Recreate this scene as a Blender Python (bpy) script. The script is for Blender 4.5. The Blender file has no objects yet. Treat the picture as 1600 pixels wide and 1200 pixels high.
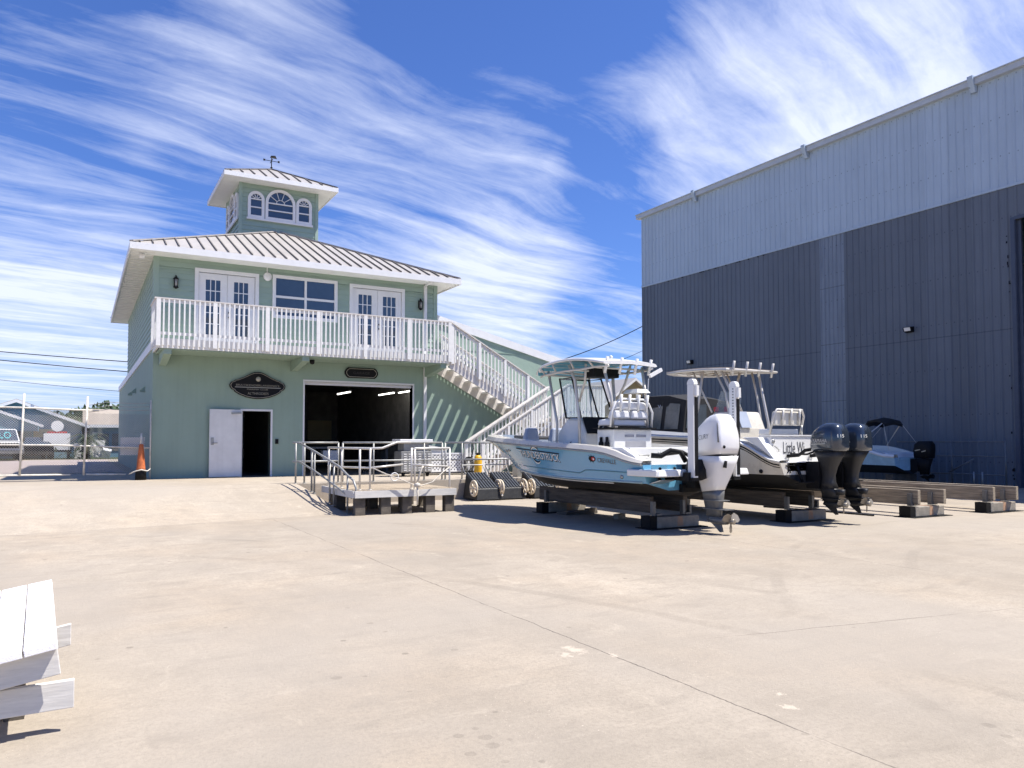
import bpy, bmesh, math, random
from mathutils import Vector, Matrix
from mathutils.bvhtree import BVHTree
R = math.radians
random.seed(7)
SC = bpy.context.scene
COL = SC.collection
OFF = {}

# ---------------------------------------------------------------- helpers
class MB:
    """collects faces; build() links them as one mesh object"""
    def __init__(s):
        s.v = []; s.f = []; s.m = []; s.s = []
    def add(s, vs, fs, mi=0, sm=False):
        o = len(s.v)
        s.v += [tuple(v) for v in vs]
        for f in fs:
            s.f.append([o + i for i in f]); s.m.append(mi); s.s.append(sm)
        return s
    def hexa(s, p, mi=0):
        return s.add(p, [(0, 3, 2, 1), (4, 5, 6, 7), (0, 1, 5, 4), (1, 2, 6, 5), (2, 3, 7, 6), (3, 0, 4, 7)], mi)
    def box(s, x0, y0, z0, x1, y1, z1, mi=0):
        return s.hexa([(x0, y0, z0), (x1, y0, z0), (x1, y1, z0), (x0, y1, z0),
                       (x0, y0, z1), (x1, y0, z1), (x1, y1, z1), (x0, y1, z1)], mi)
    def obox(s, c, size, rot=(0, 0, 0), mi=0):
        M = Matrix.Rotation(rot[2], 3, 'Z') @ Matrix.Rotation(rot[1], 3, 'Y') @ Matrix.Rotation(rot[0], 3, 'X')
        h = [q / 2 for q in size]; c = Vector(c)
        P = [(-1, -1, -1), (1, -1, -1), (1, 1, -1), (-1, 1, -1), (-1, -1, 1), (1, -1, 1), (1, 1, 1), (-1, 1, 1)]
        return s.hexa([c + M @ Vector((a * h[0], b * h[1], d * h[2])) for a, b, d in P], mi)
    def bar(s, p0, p1, w, h, mi=0, up=(0, 0, 1)):
        """rectangular bar from p0 to p1, w across, h along up"""
        p0 = Vector(p0); p1 = Vector(p1); d = (p1 - p0).normalized(); u = Vector(up)
        a = d.cross(u)
        if a.length < 1e-5: a = Vector((1, 0, 0))
        a.normalize(); b = a.cross(d)
        a *= w / 2; b *= h / 2
        return s.hexa([p0 - a - b, p0 + a - b, p1 + a - b, p1 - a - b, p0 - a + b, p0 + a + b, p1 + a + b, p1 - a + b], mi)
    def prism(s, pts, vec, mi=0):
        n = len(pts); vec = Vector(vec)
        q = [Vector(p) for p in pts] + [Vector(p) + vec for p in pts]
        return s.add(q, [tuple(range(n))[::-1], tuple(range(n, 2 * n))] + [(i, (i + 1) % n, n + (i + 1) % n, n + i) for i in range(n)], mi)
    def loft(s, rings, cap=True, mi=0, sm=True, closed=True):
        n = len(rings[0]); vs = [p for r in rings for p in r]; fs = []
        for k in range(len(rings) - 1):
            for i in range(n if closed else n - 1):
                j = (i + 1) % n
                fs.append((k * n + i, k * n + j, (k + 1) * n + j, (k + 1) * n + i))
        s.add(vs, fs, mi, sm)
        if cap:
            o = len(s.v) - len(vs)
            s.f.append([o + i for i in range(n)][::-1]); s.m.append(mi); s.s.append(False)
            s.f.append([len(s.v) - n + i for i in range(n)]); s.m.append(mi); s.s.append(False)
        return s
    def tube(s, pts, r, n=8, mi=0, radii=None, closed=False):
        P = [Vector(p) for p in pts]; rings = []; pa = None
        for i, p in enumerate(P):
            d = (P[(i + 1) % len(P)] - P[i - 1]) if closed else (P[min(i + 1, len(P) - 1)] - P[max(i - 1, 0)])
            d.normalize()
            if pa is None:
                a = d.cross(Vector((0, 0, 1)))
                if a.length < 1e-3: a = d.cross(Vector((1, 0, 0)))
            else:
                a = pa - d * pa.dot(d)
            a.normalize(); pa = a.copy(); b = d.cross(a)
            rr = radii[i] if radii else r
            rings.append([p + (a * math.cos(t) + b * math.sin(t)) * rr for t in [2 * math.pi * k / n for k in range(n)]])
        if closed: rings.append(rings[0])
        return s.loft(rings, not closed, mi, True)
    def cyl(s, p0, p1, r0, r1=None, n=16, mi=0):
        return s.tube([p0, p1], r0, n, mi, [r0, r0 if r1 is None else r1])
    def lathe(s, prof, c=(0, 0, 0), n=24, mi=0, axis='Z'):
        rings = []
        for r, h in prof:
            ring = []
            for k in range(n):
                t = 2 * math.pi * k / n; a = r * math.cos(t); b = r * math.sin(t)
                q = {'Z': (a, b, h), 'Y': (a, h, b), 'X': (h, a, b)}[axis]
                ring.append((c[0] + q[0], c[1] + q[1], c[2] + q[2]))
            rings.append(ring)
        return s.loft(rings, True, mi, True)
    def build(s, name, mats, parent=None, origin=None, bevel=0, recalc=True):
        me = bpy.data.meshes.new(name)
        off = Vector(OFF.get(parent.name, (0, 0, 0))) if parent else Vector(origin or (0, 0, 0))
        me.from_pydata([tuple(Vector(v) - off) for v in s.v], [], s.f)
        for m in (mats if isinstance(mats, (list, tuple)) else [mats]):
            me.materials.append(m)
        for p, mi, sm in zip(me.polygons, s.m, s.s):
            p.material_index = mi; p.use_smooth = sm
        if recalc:
            b = bmesh.new(); b.from_mesh(me)
            bmesh.ops.recalc_face_normals(b, faces=b.faces); b.to_mesh(me); b.free()
        o = bpy.data.objects.new(name, me); COL.objects.link(o)
        if parent:
            o.parent = parent; OFF[o.name] = tuple(off)
        elif origin: o.location = origin
        if bevel:
            md = o.modifiers.new('bevel', 'BEVEL'); md.width = bevel; md.segments = 2; md.limit_method = 'ANGLE'; md.angle_limit = R(40)
        return o

def tag(o, label, cat, group=None, kind=None):
    o['label'] = label; o['category'] = cat
    if group: o['group'] = group
    if kind: o['kind'] = kind
    return o
def thing(name, label, cat, loc=(0, 0, 0), rz=0, group=None, local=False):
    """Empty at a thing's base; its parts are given in world coordinates unless local"""
    o = bpy.data.objects.new(name, None); COL.objects.link(o)
    o.empty_display_size = .2
    o.location = loc; o.rotation_euler = (0, 0, rz)
    OFF[o.name] = (0, 0, 0) if local else tuple(loc)
    return tag(o, label, cat, group)
def struct(o):
    o['kind'] = 'structure'; return o
def dup(o, loc, parent=None):
    c = o.copy(); COL.objects.link(c); c.location = loc
    if parent: c.parent = parent
    return c
def dup_tree(root, loc, label, rz=None, group=None):
    r = root.copy(); COL.objects.link(r); r.location = loc; r['label'] = label
    if rz is not None: r.rotation_euler = (0, 0, rz)
    if group: r['group'] = group
    for ch in root.children:
        c = ch.copy(); COL.objects.link(c); c.parent = r
        for g in ch.children:
            d = g.copy(); COL.objects.link(d); d.parent = c
    return r

# ---------------------------------------------------------------- materials
def mat(name, col, rough=.6, metal=0, var=.12, scale=3, bump=0, bscale=60, streak=0, coat=0, spec=.5, stretch=(1, 1, 1), dark=None):
    m = bpy.data.materials.new(name); m.use_nodes = True
    nt = m.node_tree; N = nt.nodes; L = nt.links; b = N['Principled BSDF']
    b.inputs['Roughness'].default_value = rough; b.inputs['Metallic'].default_value = metal
    b.inputs['Specular IOR Level'].default_value = spec
    if coat: b.inputs['Coat Weight'].default_value = coat; b.inputs['Coat Roughness'].default_value = .04
    tc = N.new('ShaderNodeTexCoord'); mp = N.new('ShaderNodeMapping'); mp.inputs['Scale'].default_value = stretch
    L.new(tc.outputs['Object'], mp.inputs['Vector'])
    nz = N.new('ShaderNodeTexNoise'); nz.inputs['Scale'].default_value = scale; nz.inputs['Detail'].default_value = 8; nz.inputs['Roughness'].default_value = .65
    L.new(mp.outputs[0], nz.inputs['Vector'])
    rp = N.new('ShaderNodeValToRGB')
    d = dark or tuple(c * (1 - var) for c in col); l = tuple(min(1, c * (1 + var)) for c in col)
    rp.color_ramp.elements[0].position = .32; rp.color_ramp.elements[0].color = (*d, 1)
    rp.color_ramp.elements[1].position = .68; rp.color_ramp.elements[1].color = (*l, 1)
    L.new(nz.outputs['Fac'], rp.inputs[0])
    out = rp.outputs[0]
    if streak:   # vertical weather streaks
        mp2 = N.new('ShaderNodeMapping'); mp2.inputs['Scale'].default_value = (3.5, 3.5, .25)
        L.new(tc.outputs['Object'], mp2.inputs['Vector'])
        n2 = N.new('ShaderNodeTexNoise'); n2.inputs['Scale'].default_value = 2.0; n2.inputs['Detail'].default_value = 6
        L.new(mp2.outputs[0], n2.inputs['Vector'])
        r2 = N.new('ShaderNodeMapRange'); r2.inputs[1].default_value = .45; r2.inputs[2].default_value = .75
        r2.inputs[3].default_value = 1; r2.inputs[4].default_value = 1 - streak
        L.new(n2.outputs['Fac'], r2.inputs[0])
        mx = N.new('ShaderNodeMix'); mx.data_type = 'RGBA'; mx.blend_type = 'MULTIPLY'; mx.inputs[0].default_value = 1
        L.new(out, mx.inputs[6]); L.new(r2.outputs[0], mx.inputs[7]); out = mx.outputs[2]
    L.new(out, b.inputs['Base Color'])
    rr = N.new('ShaderNodeMapRange'); rr.inputs[3].default_value = max(.02, rough - .1); rr.inputs[4].default_value = min(1, rough + .1)
    L.new(nz.outputs['Fac'], rr.inputs[0]); L.new(rr.outputs[0], b.inputs['Roughness'])
    if bump:
        n3 = N.new('ShaderNodeTexNoise'); n3.inputs['Scale'].default_value = bscale; n3.inputs['Detail'].default_value = 5
        L.new(mp.outputs[0], n3.inputs['Vector'])
        bp = N.new('ShaderNodeBump'); bp.inputs['Strength'].default_value = bump; bp.inputs['Distance'].default_value = .02
        L.new(n3.outputs['Fac'], bp.inputs['Height']); L.new(bp.outputs[0], b.inputs['Normal'])
    return m
def emis(name, col, st):
    m = bpy.data.materials.new(name); m.use_nodes = True; b = m.node_tree.nodes['Principled BSDF']
    b.inputs['Base Color'].default_value = (*col, 1); b.inputs['Emission Color'].default_value = (*col, 1); b.inputs['Emission Strength'].default_value = st
    return m
def glass(name, col=(.75, .85, .88), alpha=.25):
    m = bpy.data.materials.new(name); m.use_nodes = True; nt = m.node_tree; N = nt.nodes; L = nt.links
    b = N['Principled BSDF']; b.inputs['Base Color'].default_value = (*col, 1); b.inputs['Roughness'].default_value = .05
    tr = N.new('ShaderNodeBsdfTransparent'); tr.inputs[0].default_value = (.9, .95, .95, 1)
    mx = N.new('ShaderNodeMixShader'); mx.inputs[0].default_value = alpha
    L.new(tr.outputs[0], mx.inputs[1]); L.new(b.outputs[0], mx.inputs[2]); L.new(mx.outputs[0], N['Material Output'].inputs[0])
    return m

def concrete(name, base, joints=False):
    m = bpy.data.materials.new(name); m.use_nodes = True
    nt = m.node_tree; N = nt.nodes; L = nt.links; b = N['Principled BSDF']; b.inputs['Roughness'].default_value = .85
    b.inputs['Specular IOR Level'].default_value = .3
    tc = N.new('ShaderNodeTexCoord'); geo = N.new('ShaderNodeNewGeometry'); P = geo.outputs['Position']
    def noise(sc, det=8, rough=.6, stretch=(1, 1, 1), dist=0, off=(0, 0, 0)):
        mp = N.new('ShaderNodeMapping'); mp.inputs['Scale'].default_value = stretch; mp.inputs['Location'].default_value = off; L.new(P, mp.inputs[0])
        n = N.new('ShaderNodeTexNoise'); n.inputs['Scale'].default_value = sc; n.inputs['Detail'].default_value = det; n.inputs['Roughness'].default_value = rough; n.inputs['Distortion'].default_value = dist
        L.new(mp.outputs[0], n.inputs['Vector']); return n.outputs['Fac']
    def rng(v, a, b_, c, d):
        r = N.new('ShaderNodeMapRange'); r.interpolation_type = 'SMOOTHSTEP'
        for i, q in enumerate((a, b_, c, d)): r.inputs[i + 1].default_value = q
        L.new(v, r.inputs[0]); return r.outputs[0]
    def mixc(f, a, c, mode='MIX'):
        x = N.new('ShaderNodeMix'); x.data_type = 'RGBA'; x.blend_type = mode
        for s, q in ((0, f), (6, a), (7, c)):
            if isinstance(q, (int, float)): x.inputs[s].default_value = q
            elif isinstance(q, tuple): x.inputs[s].default_value = (*q, 1)
            else: L.new(q, x.inputs[s])
        return x.outputs[2]
    def math_(op, a, c=None):
        x = N.new('ShaderNodeMath'); x.operation = op
        for i, q in enumerate((a, c)):
            if q is None: continue
            if isinstance(q, (int, float)): x.inputs[i].default_value = q
            else: L.new(q, x.inputs[i])
        return x.outputs[0]
    c1 = tuple(q * .80 for q in base); c2 = tuple(min(1, q * 1.12) for q in base)
    col = mixc(rng(noise(.22, 6, .55, (1, .45, 1), .6), .35, .68, 0, 1), c1, c2)
    warm = (base[0] * .98, base[1] * .90, base[2] * .81)
    col = mixc(rng(noise(.4, 5, .6, off=(7, 3, 0)), .4, .7, 0, .5), col, warm)
    col = mixc(rng(noise(1.6, 8, .7, (1, .6, 1)),   .35, .72, 0, .5), col, tuple(q * .60 for q in base))
    col = mixc(rng(noise(9, 6, .75), .4, .75, 0, .5), col, tuple(q * .7 for q in base))
    col = mixc(rng(noise(5, 8, .7, (.25, 1, 1), off=(2, 9, 0)), .55, .8, 0, .5), col, tuple(min(1, q * 1.3) for q in base))
    col = mixc(rng(noise(30, 5, .75), .42, .70, 0, .6), col, tuple(q * .58 for q in base))
    col = mixc(rng(noise(3.2, 9, .75, (.5, 1.2, 1), .4, (11, 4, 0)),   .48, .72, 0, .7), col, tuple(q * .60 for q in base))
    col = mixc(rng(noise(2.1, 9, .8, (1, .5, 1), .3, (1, 14, 0)), .55, .78, 0, .55), col, (base[0] * 1.45, base[1] * 1.45, base[2] * 1.42))
    col = mixc(rng(noise(.13, 4, .6, off=(2, 2, 0)), .44, .60, 0, .6), col, (base[0] * .78, base[1] * .80, base[2] * .84))
    # spots: oil drips and pale patches
    vo = N.new('ShaderNodeTexVoronoi'); vo.inputs['Scale'].default_value = 2.3; vo.inputs['Randomness'].default_value = 1; L.new(P, vo.inputs['Vector'])
    spot = math_('MULTIPLY', rng(vo.outputs['Distance'], .045, .085, 1, 0), rng(noise(.6, 2, .5, off=(4, 1, 0)), .50, .58, 0, 1))
    col = mixc(math_('MULTIPLY', spot, .55), col, tuple(q * .35 for q in base))
    fleck = math_('MULTIPLY', rng(noise(60, 2, .5), .68, .74, 0, 1), rng(noise(.8, 3, .5, off=(1, 5, 0)), .45, .6, 0, 1))
    col = mixc(math_('MULTIPLY', fleck, .6), col, tuple(min(1, q * 1.7) for q in base))
    hgt = noise(45, 6, .7)
    if joints:
        sx = N.new('ShaderNodeSeparateXYZ'); L.new(P, sx.inputs[0])
        wob = math_('MULTIPLY', math_('SUBTRACT', noise(1.1, 6, .7), .5), .11)
        skew = math_('ADD', sx.outputs['Y'], math_('MULTIPLY', sx.outputs['X'], .18))
        lines = None
        for ax, vals in (('X', (3.52, 9.25, -3.6, 15.4, 21.5)), ('Y', (5.55, -1.6))):
            for v in vals:
                dd = math_('ABSOLUTE', math_('ADD', math_('SUBTRACT', sx.outputs['X'] if ax == 'X' else skew, v), wob))
                ln = rng(dd, .002, .007, 1, 0)
                if ax == 'Y': ln = math_('MULTIPLY', ln, rng(sx.outputs['X'], 4.3, 5.2, .05, .8))
                lines = ln if lines is None else math_('MAXIMUM', lines, ln)
        brk = rng(noise(.7, 5, .65, off=(3, 3, 3)), .40, .56, .06, 1)
        lines = math_('MULTIPLY', lines, brk)
        col = mixc(math_('MULTIPLY', lines, .7), col, (.05, .042, .035))
        # hairline cracks
        v2 = N.new('ShaderNodeTexVoronoi'); v2.feature = 'DISTANCE_TO_EDGE'; v2.inputs['Scale'].default_value = .17
        mp = N.new('ShaderNodeVectorMath'); mp.operation = 'ADD'
        nn = N.new('ShaderNodeTexNoise'); nn.inputs['Scale'].default_value = .8; nn.inputs['Detail'].default_value = 6; L.new(P, nn.inputs['Vector'])
        sc = N.new('ShaderNodeVectorMath'); sc.operation = 'SCALE'; sc.inputs[3].default_value = 1.6; L.new(nn.outputs['Color'], sc.inputs[0])
        L.new(P, mp.inputs[0]); L.new(sc.outputs[0], mp.inputs[1]); L.new(mp.outputs[0], v2.inputs['Vector'])
        cr = math_('MULTIPLY', rng(v2.outputs['Distance'], .0004, .0016, 1, 0), rng(noise(.35, 3, .5, off=(9, 2, 0)), .5, .6, 0, 1))
        col = mixc(math_('MULTIPLY', cr, .0), col, (.07, .06, .05))
        dk = None
        for i, (x, y) in enumerate(((1.83, 3.85), (1.96, 3.90), (1.95, 3.76), (2.05, 3.67), (1.78, 3.60), (1.89, 3.43), (1.93, 3.64), (2.05, 3.34), (2.27, 6.59), (2.28, 6.24), (1.55, 5.19), (1.73, 5.13), (2.55, 5.44), (3.72, 5.61), (4.51, 2.52), (4.58, 2.40), (4.43, 2.38), (3.50, 2.94), (10.14, 8.69), (1.88, 4.68))):
            r = (.035, .025, .045, .02)[i % 4]
            cx = math_('SUBTRACT', sx.outputs['X'], x); cy = math_('SUBTRACT', sx.outputs['Y'], y)
            d2 = math_('ADD', math_('MULTIPLY', cx, cx), math_('MULTIPLY', cy, cy))
            q = rng(d2, r * r * .5, r * r, 1, 0); dk = q if dk is None else math_('MAXIMUM', dk, q)
        col = mixc(math_('MULTIPLY', dk, math_('MULTIPLY', .7, noise(14, 3, .6))), col, tuple(q * .42 for q in base))
        # faint tyre tracks and drag marks
        ty = None
        for (x, y, rad, hw) in ((-9.0, 2.0, 14.2, .11), (-9.0, 2.0, 15.9, .11), (16.0, -3.0, 11.3, .10), (16.0, -3.0, 12.9, .10), (30, 30, 27.5, .09), (30, 30, 29.1, .09)):
            cx = math_('SUBTRACT', sx.outputs['X'], x); cy = math_('SUBTRACT', sx.outputs['Y'], y)
            d2 = math_('ABSOLUTE', math_('SUBTRACT', math_('SQRT', math_('ADD', math_('MULTIPLY', cx, cx), math_('MULTIPLY', cy, cy))), rad))
            q = rng(d2, hw * .5, hw, 1, 0); ty = q if ty is None else math_('MAXIMUM', ty, q)
        ty = math_('MULTIPLY', ty, rng(noise(.6, 6, .7, off=(5, 5, 1)), .45, .65, 0, .34))
        col = mixc(math_('MULTIPLY', ty, rng(noise(17, 4, .7), .3, .6, .4, 1)), col, tuple(q * .45 for q in base))
        # pale mortar patches near the joint
        pt = None
        for (x, y, r) in ((3.36, 5.0, .10), (3.24, 4.92, .06), (3.92, 3.49, .03), (3.77, 3.28, .035), (3.53, 4.72, .04)):
            cx = math_('SUBTRACT', sx.outputs['X'], x); cy = math_('MULTIPLY', math_('SUBTRACT', sx.outputs['Y'], y), .55)
            d2 = math_('SQRT', math_('ADD', math_('MULTIPLY', cx, cx), math_('MULTIPLY', cy, cy)))
            d2 = math_('ADD', d2, math_('MULTIPLY', math_('SUBTRACT', noise(9, 7, .8), .5), .30))
            q = rng(d2, r * .3, r * .8, 1, 0); pt = q if pt is None else math_('MAXIMUM', pt, q)
        col = mixc(math_('MULTIPLY', pt, .55), col, tuple(min(1, q * 1.4) for q in base))
        hgt = math_('SUBTRACT', hgt, math_('MULTIPLY', lines, 1.5))
    L.new(col, b.inputs['Base Color'])
    bp = N.new('ShaderNodeBump'); bp.inputs['Strength'].default_value = .5; bp.inputs['Distance'].default_value = .012
    L.new(hgt, bp.inputs['Height']); L.new(bp.outputs[0], b.inputs['Normal'])
    return m

CONC = (.425, .364, .285)
M = dict(
    yard=concrete('yard concrete', CONC, True), ramp=concrete('ramp concrete', tuple(q * 1.1 for q in CONC)),
    block=mat('concrete block', (.27, .24, .195), .9, var=.25, scale=5, bump=.4),
    rust=mat('rust stain', (.30, .15, .075), .9, var=.6, scale=14, dark=(.34, .28, .21)),
    stucco=mat('green stucco', (.285, .380, .312), .85, var=.05, scale=1.2, bump=.45, bscale=55, streak=.06),
    siding=mat('green lap siding', (.285, .380, .312), .6, var=.05, scale=2, bump=.1, bscale=40),
    white=mat('white paint', (.73, .73, .72), .5, var=.04, scale=4),
    rail=mat('weathered white rail', (.74, .73, .70), .6, var=.06, scale=9),
    cap=mat('white rail cap', (.62, .58, .53), .6, var=.12, scale=7),
    roof=mat('white metal roof', (.40, .372, .338), .4, var=.06, scale=1.2, streak=.1),
    seam=mat('dark roof seam', (.15, .135, .12), .6, var=.2),
    soffit=mat('soffit', (.72, .73, .70), .7, var=.04),
    pane=mat('window glass', (.035, .055, .085), .04, var=.25, scale=.5, spec=.9, bump=.12, bscale=1.3),
    black=mat('black metal', (.008, .008, .009), .6, var=.3, scale=8, spec=.2),
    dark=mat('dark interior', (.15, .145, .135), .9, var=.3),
    galv=mat('galvanised steel', (.30, .30, .285), .5, .35, var=.2, scale=12, bump=.1),
    steel=mat('dull steel', (.36, .36, .34), .4, .6, var=.15, scale=6),
    gold=mat('gilt', (.42, .40, .34), .45, .3, var=.1),
    wood=mat('weathered timber', (.36, .29, .205), .85, var=.3, scale=4, bump=.35, bscale=30, stretch=(6, .6, 6)),
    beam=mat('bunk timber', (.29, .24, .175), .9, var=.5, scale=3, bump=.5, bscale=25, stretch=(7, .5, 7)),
    shadebeam=mat('shadowed bunk timber', (.125, .098, .072), .9, var=.5, scale=3, bump=.5, bscale=25, stretch=(7, .5, 7)),  # bunk timber colour darkened to paint in the shadow under the boats
    dwood=mat('dark wet timber', (.10, .085, .068), .85, var=.4, scale=4, bump=.3, bscale=30),
    wwood=mat('white painted timber', (.82, .80, .79), .6, var=.05, scale=5, bump=.2, bscale=10, stretch=(12, .8, 12)),
    whblue=mat('blue grey cladding', (.136, .155, .182), .5, var=.07, scale=.4, streak=.09, spec=.35),
    whlight=mat('pale cladding', (.41, .49, .57), .5, var=.04, scale=.5, streak=.07, spec=.35),
    whmid=mat('pale panel strip', (.20, .23, .27), .4, var=.08, scale=.8, streak=.2),
    blue=mat('light blue gelcoat', (.125, .355, .53), .2, var=.03, scale=1, coat=.6),
    gel=mat('white gelcoat', (.74, .73, .70), .25, var=.03, scale=2, coat=.4),
    cream=mat('cream gelcoat', (.62, .58, .50), .28, var=.05, scale=2, coat=.4),
    greyg=mat('grey gelcoat', (.46, .48, .50), .4, var=.06, scale=3),
    bottom=mat('bottom paint', (.050, .043, .036), .8, var=.5, scale=2.5),
    cush=mat('grey blue vinyl', (.30, .34, .42), .5, var=.05),
    vinyl=mat('white vinyl', (.74, .74, .74), .45, var=.03, bump=.05),
    navy=mat('dark navy cowl', (.028, .038, .055), .16, .15, var=.15, scale=1, coat=.8),
    mid=mat('motor grey', (.16, .16, .155), .4, .3, var=.2, scale=6),
    cowlw=mat('white cowl', (.74, .73, .72), .22, var=.025, scale=1.5, coat=.5),
    alu=mat('anodised tube', (.58, .55, .50), .35, .3, var=.08),
    shine=mat('polished steel', (.55, .54, .50), .32, .8, var=.05),
    canvas=mat('black canvas', (.014, .014, .015), .85, var=.2, bump=.15, bscale=20),
    tint=mat('clear vinyl curtain', (.07, .085, .10), .08, var=.3, scale=2, spec=.8),
    clear=glass('clear acrylic'), bluepanel=mat('sky blue panel', (.13, .36, .48), .85, spec=.05, var=.15, scale=3),
    plastic=mat('black plastic', (.014, .0145, .016), .5, var=.3, scale=6, bump=.1),
    wheel=mat('cream wheel', (.66, .56, .42), .6, var=.25, scale=9),
    yellow=mat('yellow enamel', (.72, .40, .02), .35, var=.2, scale=5),
    orange=mat('orange plastic', (.46, .12, .035), .7, var=.35, scale=6),
    red=mat('red', (.5, .03, .04), .5), teal=mat('teal lettering', (.05, .42, .45), .5),
    hblue=mat('house blue paint', (.13, .255, .33), .8, var=.08), shingle=mat('tan shingles', (.34, .29, .235), .95, var=.2, scale=7, bump=.5, bscale=12),
    tanw=mat('tan paint', (.42, .35, .20), .85, var=.06), leaf=mat('leaf green', (.035, .062, .022), .7, var=.5, scale=.7),
    palm=mat('palm green', (.05, .075, .025), .6, var=.4, scale=2), bark=mat('bark', (.13, .095, .065), .9, var=.3, bump=.5, bscale=20),
    tyre=mat('tyre rubber', (.02, .02, .02), .8), chrome=mat('chrome', (.6, .6, .6), .15, .9),
    bronze=mat('weathered bronze', (.24, .21, .165), .42, .4, var=.2, scale=9), gwood=mat('dull white timber', (.60, .575, .53), .75, var=.12, scale=4, bump=.10, bscale=9, stretch=(1.0, 7, 9)),  # gwood: duller white than wwood, for table cross boards and platform edge
    lamp=emis('lit tube', (1, .97, .9), 4), asphalt=mat('asphalt', (.12, .115, .11), .9, var=.15, scale=2, bump=.3),
    grass=mat('verge grass', (.06, .075, .025), .9, var=.4, scale=3),
)
def sheet_variation(m, width, amt, laps=(), screws=0):
    """cladding: each sheet has its own fade; dark lap lines and rows of screw heads"""
    nt = m.node_tree; N = nt.nodes; L = nt.links; b = N['Principled BSDF']
    g = N.new('ShaderNodeNewGeometry'); sp = N.new('ShaderNodeSeparateXYZ'); L.new(g.outputs['Position'], sp.inputs[0])
    def mt_(op, a, c=None, e=None):
        x = N.new('ShaderNodeMath'); x.operation = op
        for i, q in enumerate((a, c, e)):
            if q is None: continue
            if isinstance(q, (int, float)): x.inputs[i].default_value = q
            else: L.new(q, x.inputs[i])
        return x.outputs[0]
    wn = N.new('ShaderNodeTexWhiteNoise'); wn.noise_dimensions = '1D'; L.new(mt_('FLOOR', mt_('DIVIDE', sp.outputs['Y'], width)), wn.inputs['W'])
    f = mt_('ADD', mt_('MULTIPLY', wn.outputs['Value'], 2 * amt), 1 - amt)
    for z in laps:
        f = mt_('MULTIPLY', f, mt_('SUBTRACT', 1, mt_('MULTIPLY', .35, mt_('LESS_THAN', mt_('ABSOLUTE', mt_('SUBTRACT', sp.outputs['Z'], z)), .018))))
    if screws:
        a = mt_('LESS_THAN', mt_('ABSOLUTE', mt_('SUBTRACT', mt_('FRACT', mt_('DIVIDE', sp.outputs['Z'], screws)), .5)), .016 / screws * 1.6)
        c = mt_('LESS_THAN', mt_('ABSOLUTE', mt_('SUBTRACT', mt_('FRACT', mt_('DIVIDE', sp.outputs['Y'], .3)), .5)), .07)
        f = mt_('MULTIPLY', f, mt_('SUBTRACT', 1, mt_('MULTIPLY', .4, mt_('MULTIPLY', a, c))))
    src = b.inputs['Base Color'].links[0].from_socket
    x = N.new('ShaderNodeMix'); x.data_type = 'RGBA'; x.blend_type = 'MULTIPLY'; x.inputs[0].default_value = 1; L.new(src, x.inputs[6]); L.new(f, x.inputs[7]); L.new(x.outputs[2], b.inputs['Base Color'])
sheet_variation(M['whblue'], .9, .07, (5.62,), 1.75); sheet_variation(M['whlight'], .9, .035, (), 1.4); sheet_variation(M['whmid'], .63, .05, (3.4, 5.9, 8.4), 1.2)
# ---------------------------------------------------------------- lettering
def text_geo(s):
    cu = bpy.data.curves.new('t', 'FONT'); cu.body = s; cu.resolution_u = 3
    o = bpy.data.objects.new('t', cu); COL.objects.link(o)
    dg = bpy.context.evaluated_depsgraph_get(); dg.update()
    me = bpy.data.meshes.new_from_object(o.evaluated_get(dg))
    vs = [tuple(v.co) for v in me.vertices]; fs = [tuple(p.vertices) for p in me.polygons]
    bpy.data.objects.remove(o); bpy.data.curves.remove(cu); bpy.data.meshes.remove(me)
    x0 = min(v[0] for v in vs); x1 = max(v[0] for v in vs); y0 = min(v[1] for v in vs); y1 = max(v[1] for v in vs)
    return [((v[0] - x0) / (x1 - x0), (v[1] - y0) / (y1 - y0)) for v in vs], fs
def lettering(s, fn, material, parent, name='lettering', mb=None):
    """fn maps (u, v) in 0..1 to a point"""
    uv, fs = text_geo(s)
    m = mb or MB(); m.add([fn(u, v) for u, v in uv], fs)
    return m if mb else m.build(name, material, parent, recalc=False)

def surf(o, side=-1, axis='X'):
    """maps a point to just outside the given mesh along an axis"""
    b = BVHTree.FromPolygons([v.co.copy() for v in o.data.vertices], [tuple(q.vertices) for q in o.data.polygons])
    k = 'XYZ'.index(axis)
    def f(q, d=.004):
        a = Vector(q); a[k] = side * 5; n = Vector((0, 0, 0)); n[k] = -side
        h = b.ray_cast(a, n)
        if h[0] is None: return tuple(q)
        r = h[0].copy(); r[k] += side * d; return tuple(r)
    return f
def hermite(tab, x):
    if x <= tab[0][0]: return tab[0][1]
    if x >= tab[-1][0]: return tab[-1][1]
    n = len(tab)
    d = [(tab[i + 1][1] - tab[i][1]) / (tab[i + 1][0] - tab[i][0]) for i in range(n - 1)]
    def sl(i):
        if i == 0: return d[0]
        if i == n - 1: return d[-1]
        return 0 if d[i - 1] * d[i] <= 0 else 2 * d[i - 1] * d[i] / (d[i - 1] + d[i])
    for i in range(n - 1):
        if x <= tab[i + 1][0]:
            h = tab[i + 1][0] - tab[i][0]; t = (x - tab[i][0]) / h
            return ((2 * t**3 - 3 * t**2 + 1) * tab[i][1] + (t**3 - 2 * t**2 + t) * h * sl(i) + (-2 * t**3 + 3 * t**2) * tab[i + 1][1] + (t**3 - t**2) * h * sl(i + 1))
# ================================================================ setting
Z0 = .55                                   # level of the raised dock and street
m = MB(); n = 24
m.add([(-900, -900, 0), (900, -900, 0), (900, 1500, 0), (-900, 1500, 0)], [(0, 1, 2, 3)])
struct(m.build('ground', M['yard']))
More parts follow.
